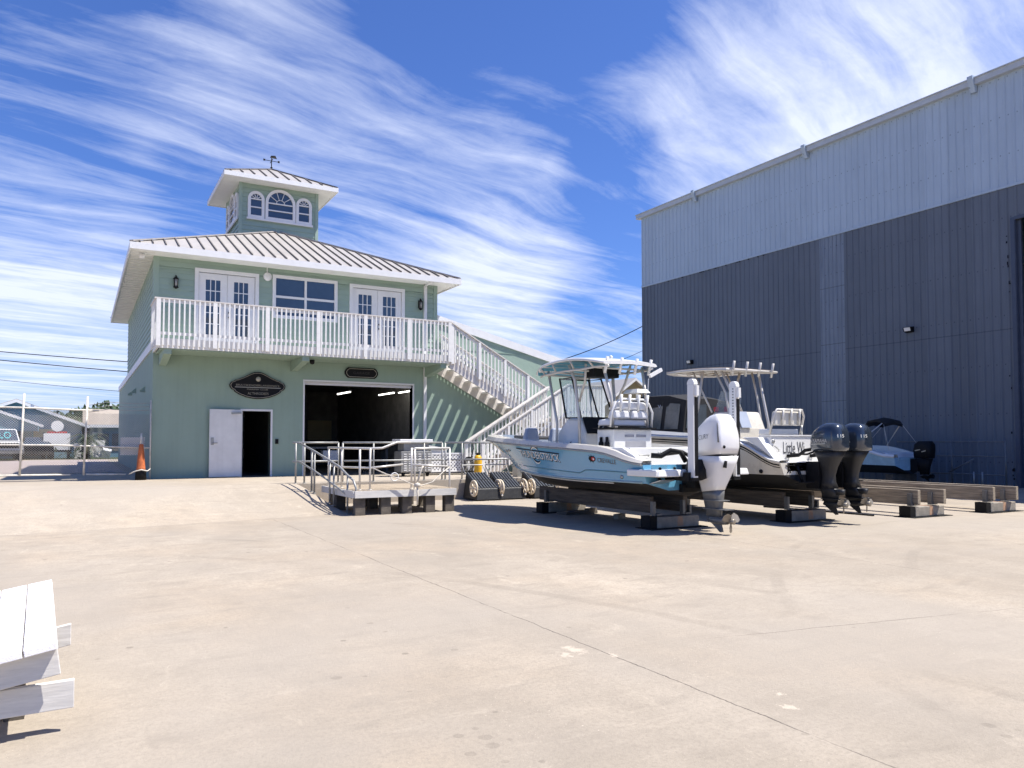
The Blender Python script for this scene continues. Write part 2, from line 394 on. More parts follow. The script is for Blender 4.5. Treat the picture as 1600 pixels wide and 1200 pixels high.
# raised dock and street slab behind the yard
m = MB(); top = [(-60, 19.6), (16.5, 19.6), (16.5, 48), (30, 48), (30, 140), (-60, 140)]
m.prism([(x, y, -.2) for x, y in top], (0, 0, Z0 + .2))
struct(m.build('dock_pavement', M['ramp']))
m = MB()
def ramp_y(x): return 15.92 + .167 * x
xs = [-30, -8, -4, -1, 2, 4.0, 4.78]; rows = []
for t in [i / 10 for i in range(11)]:
    row = []
    for x in xs:
        xb = 5.27 if x == 4.78 else x
        yb = ramp_y(xb); s = t * t * (3 - 2 * t) * .35 + t * .65
        row.append((xb + (x - xb) * t, yb + (19.6 - yb) * t, -.012 + s * (Z0 + .016)))
    rows.append(row)
m.loft(rows, False, 0, True, closed=False)
side = [r[-1] for r in rows]
m.add(side + [(p[0], p[1], -.1) for p in side], [(i, i + 1, 12 + i, 11 + i) for i in range(10)])
struct(m.build('ramp', M['ramp']))
m = MB(); m.add([(-60, 30, Z0 + .008), (1.4, 30, Z0 + .008), (1.4, 52, Z0 + .008), (-60, 52, Z0 + .008)], [(0, 1, 2, 3)])
struct(m.build('street', mat('pale road', (.40, .33, .30), .9, var=.1, scale=1.5)))
m = MB(); m.add([(-60, 54, Z0 + .012), (29, 54, Z0 + .012), (29, 139, Z0 + .012), (-60, 139, Z0 + .012)], [(0, 1, 2, 3)])
struct(m.build('verge', M['grass']))

# ================================================================ green marina house
HX0, HX1, HY, HY1 = 1.8, 10.67, 24.3, 38.0
house = thing('marina_house', 'green two storey house with white balcony, white seamed roof and square lookout tower', 'building', ((HX0 + HX1) / 2, HY, Z0))
def grid_wall(m, x0, x1, z0, z1, opens, y, lap=0, depth=.25, mi=0, f=None):
    """front wall in plane y with openings (x0, x1, z0, z1); lap > 0 gives clapboards. f maps (x, y, z)"""
    f = f or (lambda x, yy, z: (x, yy, z))
    cx = sorted({x0, x1, *[o[0] for o in opens], *[o[1] for o in opens]})
    if lap:
        k = max(1, round((z1 - z0) / lap)); cz = [z0 + (z1 - z0) * i / k for i in range(k + 1)]
    else: cz = []
    cz = sorted({z0, z1, *cz, *[o[2] for o in opens], *[o[3] for o in opens]})
    for a, b in zip(cx, cx[1:]):
        for c, d in zip(cz, cz[1:]):
            mx, mz = (a + b) / 2, (c + d) / 2
            if any(o[0] < mx < o[1] and o[2] < mz < o[3] for o in opens): continue
            if lap:
                m.add([f(a, y - .022, c), f(b, y - .022, c), f(b, y - .002, d), f(a, y - .002, d), f(a, y, c), f(b, y, c)], [(0, 1, 2, 3), (4, 5, 1, 0)], mi)
            else:
                m.add([f(a, y, c), f(b, y, c), f(b, y, d), f(a, y, d)], [(0, 1, 2, 3)], mi)
    for a, b, c, d in opens:
        m.add([f(a, y, c), f(b, y, c), f(b, y, d), f(a, y, d), f(a, y + depth, c), f(b, y + depth, c), f(b, y + depth, d), f(a, y + depth, d)],
              [(0, 4, 7, 3), (1, 2, 6, 5), (3, 7, 6, 2), (0, 1, 5, 4)], mi)
# lower storey: stucco
DOOR = (4.29, 5.12, Z0, 2.55); GAR = (6.16, 9.80, Z0, 3.52)
m = MB(); grid_wall(m, HX0, 17.0, Z0 - .3, 4.37, [DOOR, GAR], HY)
m.add([(HX0, HY, Z0 - .3), (HX0, 46, Z0 - .3), (HX0, 46, 4.37), (HX0, HY, 4.37)], [(0, 1, 2, 3)])
m.add([(HX0, 46, Z0 - .3), (17, 46, Z0 - .3), (17, 46, 4.37), (HX0, 46, 4.37)], [(0, 1, 2, 3)])
m.add([(17, HY, Z0 - .3), (17, 46, Z0 - .3), (17, 46, 4.30), (17, HY, 4.30)], [(0, 1, 2, 3)])
m.add([(HX1, HY, 4.37), (17, HY, 4.37), (17, HY, 4.34), (HX1, HY, 5.86)], [(0, 1, 2, 3)])       # gable of the low wing
m.add([(HX0, HY1, 4.37), (HX1, HY1, 4.37), (HX1, 46, 4.37), (HX0, 46, 4.37)], [(0, 1, 2, 3)])
m.build('lower_wall', M['stucco'], house, recalc=False)
# upper storey: clapboard
FD = [(2.99, 4.61, 4.45, 6.66), (7.69, 9.38, 4.45, 6.66)]; WIN = (5.22, 7.09, 5.55, 6.72)
m = MB(); grid_wall(m, HX0, HX1, 4.37, 7.06, FD + [WIN], HY, .17, .12)
sw = lambda x, yy, z: (HX0 + (yy - HY), x, z)
grid_wall(m, HY, HY1, 4.52, 7.06, [], HY, .17, .1, 0, lambda x, yy, z: (HX0 + (yy - HY), x, z))
m.add([(HX1, HY, 4.37), (HX1, HY1, 4.37), (HX1, HY1, 7.06), (HX1, HY, 7.06)], [(0, 1, 2, 3)])
m.add([(HX0, HY1, 4.37), (HX1, HY1, 4.37), (HX1, HY1, 7.06), (HX0, HY1, 7.06)], [(0, 1, 2, 3)])
m.build('upper_wall', M['siding'], house, recalc=False)
m = MB()
m.box(HX0 - .03, HY - .03, 4.2, HX0 + .12, HY + .0, 7.0); m.box(HX0 - .03, HY, 4.5, HX0, HY + .13, 7.0)
m.box(HX1 - .12, HY - .035, 4.2, HX1 + .02, HY - .005, 7.0)
m.build('corner_board', M['siding'], house)
m = MB(); m.box(HX0 - .045, HY - .02, 4.3, HX0 - .002, 46, 4.54); m.build('band_board', M['white'], house)
# roof
EX0, EX1, EY0, EY1, EZ, AZ = 1.14, 11.2, 23.5, 38.7, 7.15, 9.30
hw = (EX1 - EX0) / 2; ax = EX0 + hw
A0, A1 = (ax, EY0 + hw, AZ), (ax, EY1 - hw, AZ)
c = [(EX0, EY0, EZ), (EX1, EY0, EZ), (EX1, EY1, EZ), (EX0, EY1, EZ)]
m = MB(); m.add(c + [A0, A1], [(0, 1, 4), (1, 2, 5, 4), (2, 3, 5), (3, 0, 4, 5)])
roof = m.build('roof', M['roof'], house, recalc=False)
m = MB(); slope = (AZ - EZ) / hw
x = EX0 + .22
while x < EX1:
    L_ = min(x - EX0, EX1 - x); m.bar((x, EY0 - .02, EZ + .018), (x, EY0 + L_, EZ + .018 + slope * L_), .026, .05); x += .335
y = EY0 + .2
while y < EY1:
    L_ = min(y - EY0, EY1 - y, hw)
    m.bar((EX0 - .02, y, EZ + .018), (EX0 + L_, y, EZ + .018 + slope * L_), .026, .05)
    m.bar((EX1 + .02, y, EZ + .018), (EX1 - L_, y, EZ + .018 + slope * L_), .026, .05); y += .335
m.build('roof_seam', M['seam'], roof)
m = MB()
for p, q in ((c[0], A0), (c[1], A0), (A0, A1), (c[2], A1), (c[3], A1)):
    m.bar((p[0], p[1], p[2] + .03), (q[0], q[1], q[2] + .03), .13, .04)
m.build('ridge_cap', M['roof'], roof)
m = MB(); t = .035
m.box(EX0 - t, EY0 - t, EZ - .19, EX1 + t, EY0, EZ - .004); m.box(EX0 - t, EY1, EZ - .19, EX1 + t, EY1 + t, EZ - .004)
m.box(EX0 - t, EY0, EZ - .19, EX0, EY1, EZ - .004); m.box(EX1, EY0, EZ - .19, EX1 + t, EY1, EZ - .004)
m.build('fascia', M['white'], roof)
m = MB(); m.box(EX0, EY0, EZ - .15, EX1, EY1, EZ - .12)
y = EY0 + .4
while y < EY1: m.box(EX0 + .04, y, EZ - .175, HX0 - .03, y + .035, EZ - .151); y += .41
m.build('soffit', M['soffit'], roof)
# low wing roof to the right
m = MB()
def wing_z(x): return 5.92 - (x - HX1) * .245
for a, b, name, mt in ((0, 0, 'wing_roof', 'roof'),):
    P = [(HX1 + .01, HY - .02, wing_z(HX1)), (17.4, HY - .02, wing_z(17.4)), (17.4, 46.2, wing_z(17.4)), (HX1 + .01, 46.2, wing_z(HX1))]
    m.prism(P, (0, 0, .06))
m.build('wing_roof', M['roof'], house)
m = MB(); m.prism([(HX1 + .02, HY - .06, wing_z(HX1) + .07), (17.42, HY - .06, wing_z(17.4) + .07), (17.42, HY - .06, wing_z(17.4) - .2), (HX1 + .02, HY - .06, wing_z(HX1) - .2)], (0, .038, 0))
m.build('wing_fascia', M['white'], house)
m = MB(); m.bar((HX1 + .05, HY - .012, 4.86), (14.9, HY - .012, 4.80), .012, .02); m.build('wall_joint', M['siding'], house)
# french doors and window
def lite_window(parent, name, x0, x1, z0, z1, y, cols, rows, fr=.07, mun=.022, proud=.045, pane='pane'):
    m = MB()
    m.box(x0, y - proud, z0, x0 + fr, y + .03, z1); m.box(x1 - fr, y - proud, z0, x1, y + .03, z1)
    m.box(x0 + fr, y - proud, z1 - fr, x1 - fr, y + .03, z1); m.box(x0 + fr, y - proud, z0, x1 - fr, y + .03, z0 + fr)
    a, b, c_, d = x0 + fr, x1 - fr, z0 + fr, z1 - fr
    for i in range(1, cols): x = a + (b - a) * i / cols; m.box(x - mun / 2, y - .03, c_, x + mun / 2, y + .02, d)
    for j in range(1, rows): z = c_ + (d - c_) * j / rows; m.box(a, y - .027, z - mun / 2, b, y + .018, z + mun / 2)
    w = m.build(name, M['white'], parent)
    g = MB(); g.box(a - .005, y - .002, c_ - .005, b + .005, y + .012, d + .005); g.build('pane', M[pane], w)
    return w
for (x0, x1, z0, z1) in FD:
    m = MB(); t = .11
    m.box(x0 - t, HY - .05, z0, x0, HY + .06, z1 + t); m.box(x1, HY - .05, z0, x1 + t, HY + .06, z1 + t); m.box(x0, HY - .05, z1, x1, HY + .06, z1 + t)
    fr = m.build('french_door', M['white'], house)
    mx = (x0 + x1) / 2
    for a, b in ((x0 + .01, mx - .004), (mx + .004, x1 - .01)):
        m = MB(); st = .19; y = HY + .03
        m.box(a, y - .03, z0 + .02, a + st, y + .02, z1 - .01); m.box(b - st, y - .03, z0 + .02, b, y + .02, z1 - .01)
        m.box(a + st, y - .03, z1 - .2, b - st, y + .02, z1 - .01); m.box(a + st, y - .03, z0 + .02, b - st, y + .02, z0 + .36)
        aa, bb, cc, dd = a + st, b - st, z0 + .36, z1 - .2
        for i in (1, 2): x = aa + (bb - aa) * i / 3; m.box(x - .012, y - .022, cc, x + .012, y + .012, dd)
        for j in range(1, 5): z = cc + (dd - cc) * j / 5; m.box(aa, y - .02, z - .012, bb, y + .01, z + .012)
        m.build('door_leaf', M['white'], fr)
        m = MB(); m.box(aa - .004, y - .002, cc - .004, bb + .004, y + .006, dd + .004); m.build('pane', M['pane'], fr)
    m = MB()
    for z in (5.36, 5.5): m.lathe([(.001, -.07), (.03, -.06), (.03, -.02), (.02, 0)], (mx + .06, HY, z), 10, axis='Y')
    m.build('door_knob', M['black'], fr)
lite_window(house, 'window', WIN[0] - .09, WIN[1] + .09, WIN[2] - .09, WIN[3] + .09, HY, 2, 2, .10, .07)
# lookout tower
TX0, TX1, TY0, TY1 = 4.84, 7.56, 28.4, 31.2
m = MB(); grid_wall(m, TX0, TX1, 8.2, 10.9, [], TY0, .17)
grid_wall(m, TY0, TY1, 8.2, 10.9, [], HY, .17, .1, 0, lambda x, yy, z: (TX0 + (yy - HY), x, z))
m.add([(TX1, TY0, 8.2), (TX1, TY1, 8.2), (TX1, TY1, 10.9), (TX1, TY0, 10.9), (TX0, TY1, 8.2), (TX0, TY1, 10.9)], [(0, 1, 2, 3), (1, 4, 5, 2)])
tower = m.build('lookout_tower', M['siding'], house, recalc=False)
m = MB()
for x, y in ((TX0, TY0), (TX1, TY0), (TX0, TY1)): m.box(x - .04, y - .04, 8.3, x + .07, y + .07, 10.9)
m.build('corner_board', M['siding'], tower)
o = .62; tz = 11.04; tc = ((TX0 + TX1) / 2, (TY0 + TY1) / 2); ta = 12.02
q = [(TX0 - o, TY0 - o, tz), (TX1 + o, TY0 - o, tz), (TX1 + o, TY1 + o, tz), (TX0 - o, TY1 + o, tz)]
m = MB(); m.add(q + [(tc[0], tc[1], ta)], [(0, 1, 4), (1, 2, 4), (2, 3, 4), (3, 0, 4)]); m.build('tower_roof', M['roof'], tower, recalc=False)
m = MB(); h2 = (TX1 - TX0) / 2 + o
k = -h2 + .2
while k < h2:
    L_ = h2 - abs(k); dz = (ta - tz) / h2 * L_
    m.bar((tc[0] + k, TY0 - o - .02, tz + .018), (tc[0] + k, TY0 - o + L_ * (TY1 - TY0 + 2 * o) / (2 * h2), tz + .018 + dz), .03, .045)
    m.bar((TX0 - o - .02, tc[1] + k, tz + .018), (TX0 - o + L_, tc[1] + k, tz + .018 + dz), .04, .05); k += .4
for p in q: m.bar((p[0], p[1], p[2] + .02), (tc[0], tc[1], ta + .02), .06, .05)
m.build('roof_seam', M['seam'], tower)
m = MB(); t = .03; z0, z1 = tz - .16, tz - .004
m.box(q[0][0] - t, q[0][1] - t, z0, q[1][0] + t, q[0][1], z1); m.box(q[0][0] - t, q[2][1], z0, q[1][0] + t, q[2][1] + t, z1)
m.box(q[0][0] - t, q[0][1], z0, q[0][0], q[2][1], z1); m.box(q[1][0], q[0][1], z0, q[1][0] + t, q[2][1], z1)
m.build('fascia', M['white'], tower)
m = MB(); m.box(q[0][0], q[0][1], z0 + .02, q[2][0], q[2][1], z0 + .045); m.build('soffit', M['soffit'], tower)
def arch(a, b, z0, z1, n=14):
    r = (b - a) / 2; c_ = (a + b) / 2
    return [(a, z0), (b, z0)] + [(c_ + r * math.cos(math.pi * i / n), z1 - r + r * math.sin(math.pi * i / n)) for i in range(n + 1)]
def arch_window(f, a, b, z0, z1, t=.1):
    m = MB(); I = arch(a, b, z0, z1); O = arch(a - t, b + t, z0 - t, z1 + t); n = len(I)
    for (u0, u1) in ((-.06, .01),):
        vs = [f(x, u0, z) for x, z in O] + [f(x, u0, z) for x, z in I] + [f(x, u1, z) for x, z in O] + [f(x, u1, z) for x, z in I]
        fs = []
        for i in range(n):
            j = (i + 1) % n
            fs += [(i, j, n + j, n + i), (i, 2 * n + i, 2 * n + j, j), (n + i, n + j, 3 * n + j, 3 * n + i)]
        m.add(vs, fs)
    r = (b - a) / 2; c_ = (a + b) / 2; zs = z1 - r
    def bb(x0, z0_, x1, z1_, w=.028):
        m.bar(f(x0, -.03, z0_), f(x1, -.03, z1_), w, w)
    bb(a, zs, b, zs, .04); bb(a, (z0 + zs) / 2, b, (z0 + zs) / 2, .04)
    for k in range(1, 5):
        t_ = math.pi * k / 5; bb(c_ + r * .35 * math.cos(t_), zs + r * .35 * math.sin(t_), c_ + r * math.cos(t_), zs + r * math.sin(t_), .02)
    for k in range(6):
        t0, t1 = math.pi * k / 6, math.pi * (k + 1) / 6
        bb(c_ + r * .35 * math.cos(t0), zs + r * .35 * math.sin(t0), c_ + r * .35 * math.cos(t1), zs + r * .35 * math.sin(t1), .02)
    w = m.build('arched_window', M['white'], tower)
    g = MB(); g.add([f(x, -.008, z) for x, z in I], [tuple(range(n))]); g.build('pane', M['pane'], w)
ff = lambda x, u, z: (x, TY0 - .02 + u, z)
fl = lambda x, u, z: (TX0 - .02 + u, TY1 - (x - TX0) * (TY1 - TY0) / (TX1 - TX0), z)
for f in (ff, fl):
    arch_window(f, 5.19, 5.57, 9.76, 10.54); arch_window(f, 5.80, 6.68, 9.76, 10.72); arch_window(f, 6.90, 7.28, 9.76, 10.54)
    m = MB(); m.bar(f(5.05, -.05, 9.63), f(7.42, -.05, 9.63), .05, .07); m.build('window_sill', M['white'], tower)
# balcony
BY, DZ = 22.8, 4.44
m = MB(); m.box(1.75, BY + .04, DZ - .04, 10.5, HY - .03, DZ); m.box(1.78, BY + .05, DZ - .26, 1.83, HY - .03, DZ - .045); m.box(1.80, HY - .09, DZ - .26, 10.5, HY - .04, DZ - .045)
for y in (23.2, 23.6): m.box(1.84, y, DZ - .24, 10.44, y + .04, DZ - .045)
balc = m.build('balcony', M['white'], house)
m = MB(); m.box(1.74, BY, DZ - .27, 10.52, BY + .038, DZ + .0); m.build('rim_board', M['rail'], balc)
m = MB(); m.box(1.86, BY + .06, DZ - .30, 10.4, HY - .1, DZ - .265); m.build('balcony_soffit', M['stucco'], balc)
for x in (1.95, 5.72, 10.2):
    m = MB(); m.prism([(x, BY + .06, DZ - .3), (x, HY - .01, DZ - .3), (x, HY - .01, DZ - .62), (x, HY - .25, DZ - .6), (x, BY + .06, DZ - .42)], (.2, 0, 0)); m.build('bracket', M['stucco'], balc)
RT = 5.54
m = MB(); m.box(1.70, BY - .07, RT - .035, 10.54, BY + .08, RT); m.box(1.70, BY + .08, RT - .035, 1.85, HY - .03, RT); m.build('rail_cap', M['cap'], balc)
m = MB(); m.box(1.76, BY - .03, RT - .12, 10.5, BY + .008, RT - .036); m.box(1.76, BY - .03, DZ + .09, 10.5, BY + .005, DZ + .17)
m.box(1.75, BY + .01, RT - .12, 1.79, HY - .03, RT - .036); m.build('rail_stringer', M['rail'], balc)
post_xs = [1.80, 3.25, 4.68, 6.16, 7.62, 9.05, 10.47]
m = MB(); m.box(-.055, BY - .06, DZ - .2, .055, BY - .032, RT - .036)
p0 = None
for x in post_xs:
    if p0 is None:
        m = MB(); m.box(x - .055, BY - .075, DZ - .22, x + .055, BY - .033, RT - .04); p0 = m.build('post', M['rail'], balc); px0 = x
    else: dup(p0, (x - px0, 0, 0), balc)
b0 = None; i = 0; x = 1.93
while x < 10.42:
    if min(abs(x - q) for q in post_xs) > .075:
        if b0 is None:
            m = MB(); m.hexa([(x - .02, BY - .07, DZ - .2), (x + .02, BY - .07, DZ - .2), (x + .02, BY - .034, DZ - .235), (x - .02, BY - .034, DZ - .235),
                              (x - .02, BY - .07, RT - .04), (x + .02, BY - .07, RT - .04), (x + .02, BY - .034, RT - .04), (x - .02, BY - .034, RT - .04)])
            b0 = m.build('baluster', M['rail'], balc); bx0 = x
        else: dup(b0, (x - bx0, 0, 0), balc)
    x += .131
b1 = None; y = BY + .14
while y < HY - .1:
    if b1 is None: m = MB(); m.box(1.72, y - .02, DZ - .2, 1.748, y + .02, RT - .04); b1 = m.build('baluster', M['rail'], balc); by0 = y
    else: dup(b1, (0, y - by0, 0), balc)
    y += .131
# personnel door, garage trim, downspout
m = MB(); x0, x1, z0, z1 = DOOR; t = .06
m.box(x0 - t, HY - .02, z0, x0, HY + .2, z1 + t); m.box(x1, HY - .02, z0, x1 + t, HY + .2, z1 + t); m.box(x0, HY - .02, z1, x1, HY + .2, z1 + t)
door = m.build('service_door', M['white'], house)
m = MB(); a = R(4); ca, sa = math.cos(a), math.sin(a); hx, hy = x0 - .04, HY - .05
def dl(u, v, z): return (hx - u * ca + v * sa, hy - u * sa - v * ca, z)
m.hexa([dl(0, 0, z0 + .02), dl(.92, 0, z0 + .02), dl(.92, .045, z0 + .02), dl(0, .045, z0 + .02), dl(0, 0, z1 + .03), dl(.92, 0, z1 + .03), dl(.92, .045, z1 + .03), dl(0, .045, z1 + .03)])
m.build('door_leaf', mat('door paint', (.72, .72, .70), .5, var=.06, scale=3, streak=.08), door)
m = MB(); m.hexa([dl(.80, .046, 1.52), dl(.88, .046, 1.52), dl(.88, .065, 1.52), dl(.80, .065, 1.52), dl(.80, .046, 1.74), dl(.88, .046, 1.74), dl(.88, .065, 1.74), dl(.80, .065, 1.74)])
m.tube([dl(.82, .07, 1.58), dl(.82, .11, 1.58), dl(.70, .11, 1.58)], .012); m.build('handle', M['steel'], door)
m = MB(); m.bar(dl(.02, .07, z1 - .06), dl(.30, .07, z1 - .08), .05, .06); m.build('door_closer', M['steel'], door)
m = MB(); x0, x1, z0, z1 = GAR
m.box(x0 - .05, HY - .015, z0, x0, HY + .25, z1 + .06); m.box(x1, HY - .015, z0, x1 + .06, HY + .25, z1 + .06); m.box(x0, HY - .015, z1, x1, HY + .25, z1 + .06)
m.box(x0, HY + .1, z1 - .09, x1, HY + .16, z1)
m.build('garage_door_frame', M['white'], house)
m = MB(); m.box(10.18, HY - .10, Z0 + .02, 10.28, HY - .026, EZ - .2); m.tube([(10.23, HY - .06, EZ - .2), (10.23, HY - .3, EZ - .16), (10.23, EY0 + .05, EZ - .17)], .045)
m.build('downspout', M['white'], house)
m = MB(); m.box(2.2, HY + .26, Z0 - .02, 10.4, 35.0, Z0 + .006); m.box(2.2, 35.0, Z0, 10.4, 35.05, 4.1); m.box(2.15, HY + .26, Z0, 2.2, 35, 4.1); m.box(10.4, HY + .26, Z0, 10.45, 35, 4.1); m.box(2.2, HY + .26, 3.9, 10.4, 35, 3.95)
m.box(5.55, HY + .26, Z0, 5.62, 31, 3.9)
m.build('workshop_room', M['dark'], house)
t = thing('storage_shelf', 'dim shelf with boxes at the back wall inside the garage', 'shelf', (7.2, 34.6, Z0)); m = MB()
for z in (.9, 1.5, 2.1, 2.7): m.box(5.9, 34.3, z, 8.6, 34.95, z + .05)
m.build('shelf_board', M['mid'], t)
for x in (5.9, 8.55): m = MB(); m.box(x, 34.3, Z0, x + .06, 34.95, 2.9); m.build('shelf_upright', M['mid'], t)
bx_ = None; rq = random.Random(5)
for (x, z, l) in ((6.1, .95, 'pale carton low on the garage shelf, left end'), (7.3, 1.55, 'pale carton on the middle garage shelf'), (7.9, 2.15, 'pale carton high on the garage shelf, right end')):
    if bx_: dup(bx_, (x, 34.4, z))['label'] = l; continue
    m = MB(); m.box(0, 0, .002, .5, .4, .36); bx_ = tag(m.build('carton', M['wood'], bevel=.01), l, 'carton', 'cartons on the garage shelf'); bx_.location = (x, 34.4, z)
m = MB(); m.box(9.0, 34.9, 1.7, 10.1, 34.96, 2.6); tag(m.build('notice_board', M['tanw'], origin=(9.5, 34.9, 1.7)), 'dim tan notice board on the back wall right inside the garage', 'notice board')
# things on the house
s0 = None
for x, z in ((2.36, 6.28), (10.03, 6.30)):
    if s0: dup_tree(s0, (x, HY, z), 'black wall lantern between the right french doors and the white downspout'); continue
    s0 = thing('wall_lantern', 'black wall lantern left of the left french doors', 'lantern', (x, HY, z), local=True, group='black balcony lanterns')
    m = MB(); m.box(-.05, -.03, -.12, .05, -.022, .14); m.tube([(0, -.03, .1), (0, -.08, .2), (0, -.13, .15)], .012); m.build('bracket', M['black'], s0)
    m = MB()
    m.lathe([(.001, .19), (.02, .17), (.03, .14), (.09, .08), (.075, .075)], (0, -.13, 0), 6)
    m.lathe([(.075, -.15), (.08, -.17), (.03, -.2), (.001, -.22)], (0, -.13, 0), 6)
    for k in range(4):
        t = math.pi / 4 + k * math.pi / 2; m.tube([(.07 * math.cos(t), -.13 + .07 * math.sin(t), .08), (.062 * math.cos(t), -.13 + .062 * math.sin(t), -.15)], .012, 4)
    m.build('lantern_cage', M['black'], s0)
    m = MB(); m.lathe([(.05, .07), (.045, -.15)], (0, -.13, 0), 8); m.build('lantern_glass', mat('frosted glass', (.35, .34, .30), .3), s0)
m = MB(); m.lathe([(.001, -.06), (.10, -.05), (.13, -.02), (.13, 0)], (4.975, HY - .02, 6.72), 24, axis='Y'); m.tube([(4.96, HY - .03, 6.84), (4.96, HY - .03, 7.02)], .015)
tag(m.build('round_wall_light', M['white'], origin=(4.975, HY - .02, 6.72)), 'round white bulkhead light left of the balcony window', 'wall light')
t = thing('weather_vane', 'thin black weather vane on the tip of the tower roof', 'weather vane', (tc[0], tc[1], ta))
m = MB(); m.tube([(tc[0], tc[1], ta), (tc[0], tc[1], ta + .5)], .018); m.lathe([(.001, -.05), (.05, 0), (.001, .05)], (tc[0], tc[1], ta + .08), 10); m.build('pole', M['black'], t)
m = MB(); m.tube([(tc[0] - .25, tc[1], ta + .34), (tc[0] + .25, tc[1], ta + .34)], .012); m.tube([(tc[0], tc[1] - .25, ta + .34), (tc[0], tc[1] + .25, ta + .34)], .012)
for dx in (-.27, .27): m.box(tc[0] + dx - .035, tc[1] - .01, ta + .31, tc[0] + dx + .035, tc[1] + .01, ta + .38)
m.build('direction_arms', M['black'], t)
m = MB(); m.prism([(tc[0] - .06, tc[1], ta + .46), (tc[0] + .2, tc[1] + .05, ta + .46), (tc[0] + .14, tc[1] + .05, ta + .58), (tc[0] - .02, tc[1], ta + .54)], (.01, -.02, 0)); m.build('pointer', M['black'], t)
# signs
sg = thing('sign_board', 'black shaped sign board with thin gilt border and lettering above the service door', 'sign', (4.72, HY, 3.32))
def sign_shape(k, c=(4.72, 3.33)):
    P = []
    pts = [(0, .42), (.1, .41), (.2, .37), (.42, .25), (.60, .17), (.66, .16), (.70, .12), (.78, .09), (.83, .0), (.81, -.07), (.76, -.13), (.70, -.15), (.68, -.20), (.55, -.28), (.35, -.36), (.15, -.40), (0, -.41)]
    full = pts + [(-x, z) for x, z in pts[-2:0:-1]]
    return [(c[0] + x * k, HY, c[1] + z * (k if k == 1 else (1 - (1 - k) * 1.9))) for x, z in full]
m = MB(); m.prism([(x, y - .06, z) for x, y, z in sign_shape(1)], (0, .055, 0)); m.build('board', M['black'], sg)
m = MB(); P = [(x, y - .063, z) for x, y, z in sign_shape(.955)]; m.tube(P, .007, 5, closed=True)
m.bar((4.05, HY - .064, 3.27), (5.40, HY - .064, 3.27), .006, .018); m.build('border', M['gold'], sg)
m = MB()
m.lathe([(.001, -.015), (.07, -.012), (.075, 0)], (4.73, HY - .06, 3.53), 18, axis='Y'); m.build('emblem', M['gold'], sg)
m = MB(); yy = HY - .066
lettering("BRA'CKENDERLANDING'S", lambda u, v: (4.08 + 1.28 * u, yy, 3.305 + .06 * v), None, None, mb=m)
lettering("MARINA CLUB", lambda u, v: (4.40 + .62 * u, yy, 3.19 + .045 * v), None, None, mb=m)
lettering("AL'THRODES'S", lambda u, v: (4.42 + .62 * u, yy, 3.05 + .075 * v), None, None, mb=m)
m.build('lettering', mat('dull gilt', (.26, .24, .19), .5), sg, recalc=False)
sp = thing('sign_plaque', 'small black plaque with clipped round ends above the garage opening', 'sign', (8.0, HY, 3.85))
def plq(k): return [(8.0 + x * k, HY, 3.86 + z * (k if k == 1 else .78)) for x, z in ((-.45, -.17), (.45, -.17), (.51, -.12), (.56, -.04), (.56, .04), (.51, .12), (.45, .17), (-.45, .17), (-.51, .12), (-.56, .04), (-.56, -.04), (-.51, -.12))]
m = MB(); m.prism([(x, y - .05, z) for x, y, z in plq(1)], (0, .045, 0)); m.build('board', M['black'], sp)
m = MB(); m.tube([(x, y - .052, z) for x, y, z in plq(.9)], .009, 5, closed=True); m.build('border', M['gold'], sp)
m = MB(); lettering('GARAGE', lambda u, v: (7.72 + .56 * u, HY - .054, 3.82 + .08 * v), None, None, mb=m); m.build('lettering', mat('faint lettering', (.035, .033, .03), .5), sp, recalc=False)
m = MB(); m.box(5.27, HY - .04, 1.55, 5.36, HY, 1.70); tag(m.build('door_keypad', M['black'], origin=(5.31, HY, 1.55)), 'small black keypad on the green wall right of the service door', 'keypad')
for x, y, z, l in ((1.45, 24.05, 6.90, 'small white camera under the left end of the main eave'), (6.14, 23.35, 4.05, 'small dark dome camera under the balcony between the two signs')):
    m = MB(); m.lathe([(.001, -.08), (.06, -.06), (.075, 0), (.075, .06)], (x, y, z), 12)
    tag(m.build('security_camera', M['white'] if z > 5 else M['black'], origin=(x, y, z)), l, 'camera')
h0 = None
for y, z, l in ((27.2, 3.40, 'small green vent hood nearest the front on the side wall'), (31.7, 3.62, 'small green vent hood, middle one on the side wall'), (34.2, 3.66, 'small green vent hood farthest back on the side wall')):
    if h0: dup(h0, (HX0, y, z))['label'] = l; continue
    m = MB(); m.prism([(HX0, y, z), (HX0 - .16, y, z - .13), (HX0 - .15, y, z - .18), (HX0, y, z - .18)], (0, .3, 0))
    h0 = tag(m.build('vent_hood', M['stucco'], origin=(HX0, y, z)), l, 'vent hood', 'vent hoods on the side wall')
L0 = None
for (x, y, z, l) in ((8.4, 27.5, 3.42, 'lit fluorescent tube on the left inside the garage'), (9.6, 26.3, 3.36, 'lit fluorescent tube in the middle inside the garage'), (10.1, 25.6, 3.42, 'lit fluorescent tube on the right inside the garage')):
    if L0: dup_tree(L0, (x, y, z), l, R(90)); continue
    L0 = thing('fluorescent_light', l, 'ceiling light', (x, y, z), R(90), 'fluorescent tubes inside the garage', local=True)
    m = MB(); m.box(-.8, -.05, .0, .8, .05, .04); m.tube([(-.5, 0, .04), (-.5, 0, .5)], .008, 4); m.tube([(.5, 0, .04), (.5, 0, .5)], .008, 4); m.build('fitting', M['mid'], L0)
    m = MB(); m.cyl((-.78, 0, -.022), (.78, 0, -.022), .02, n=10); m.build('tube', M['lamp'], L0)

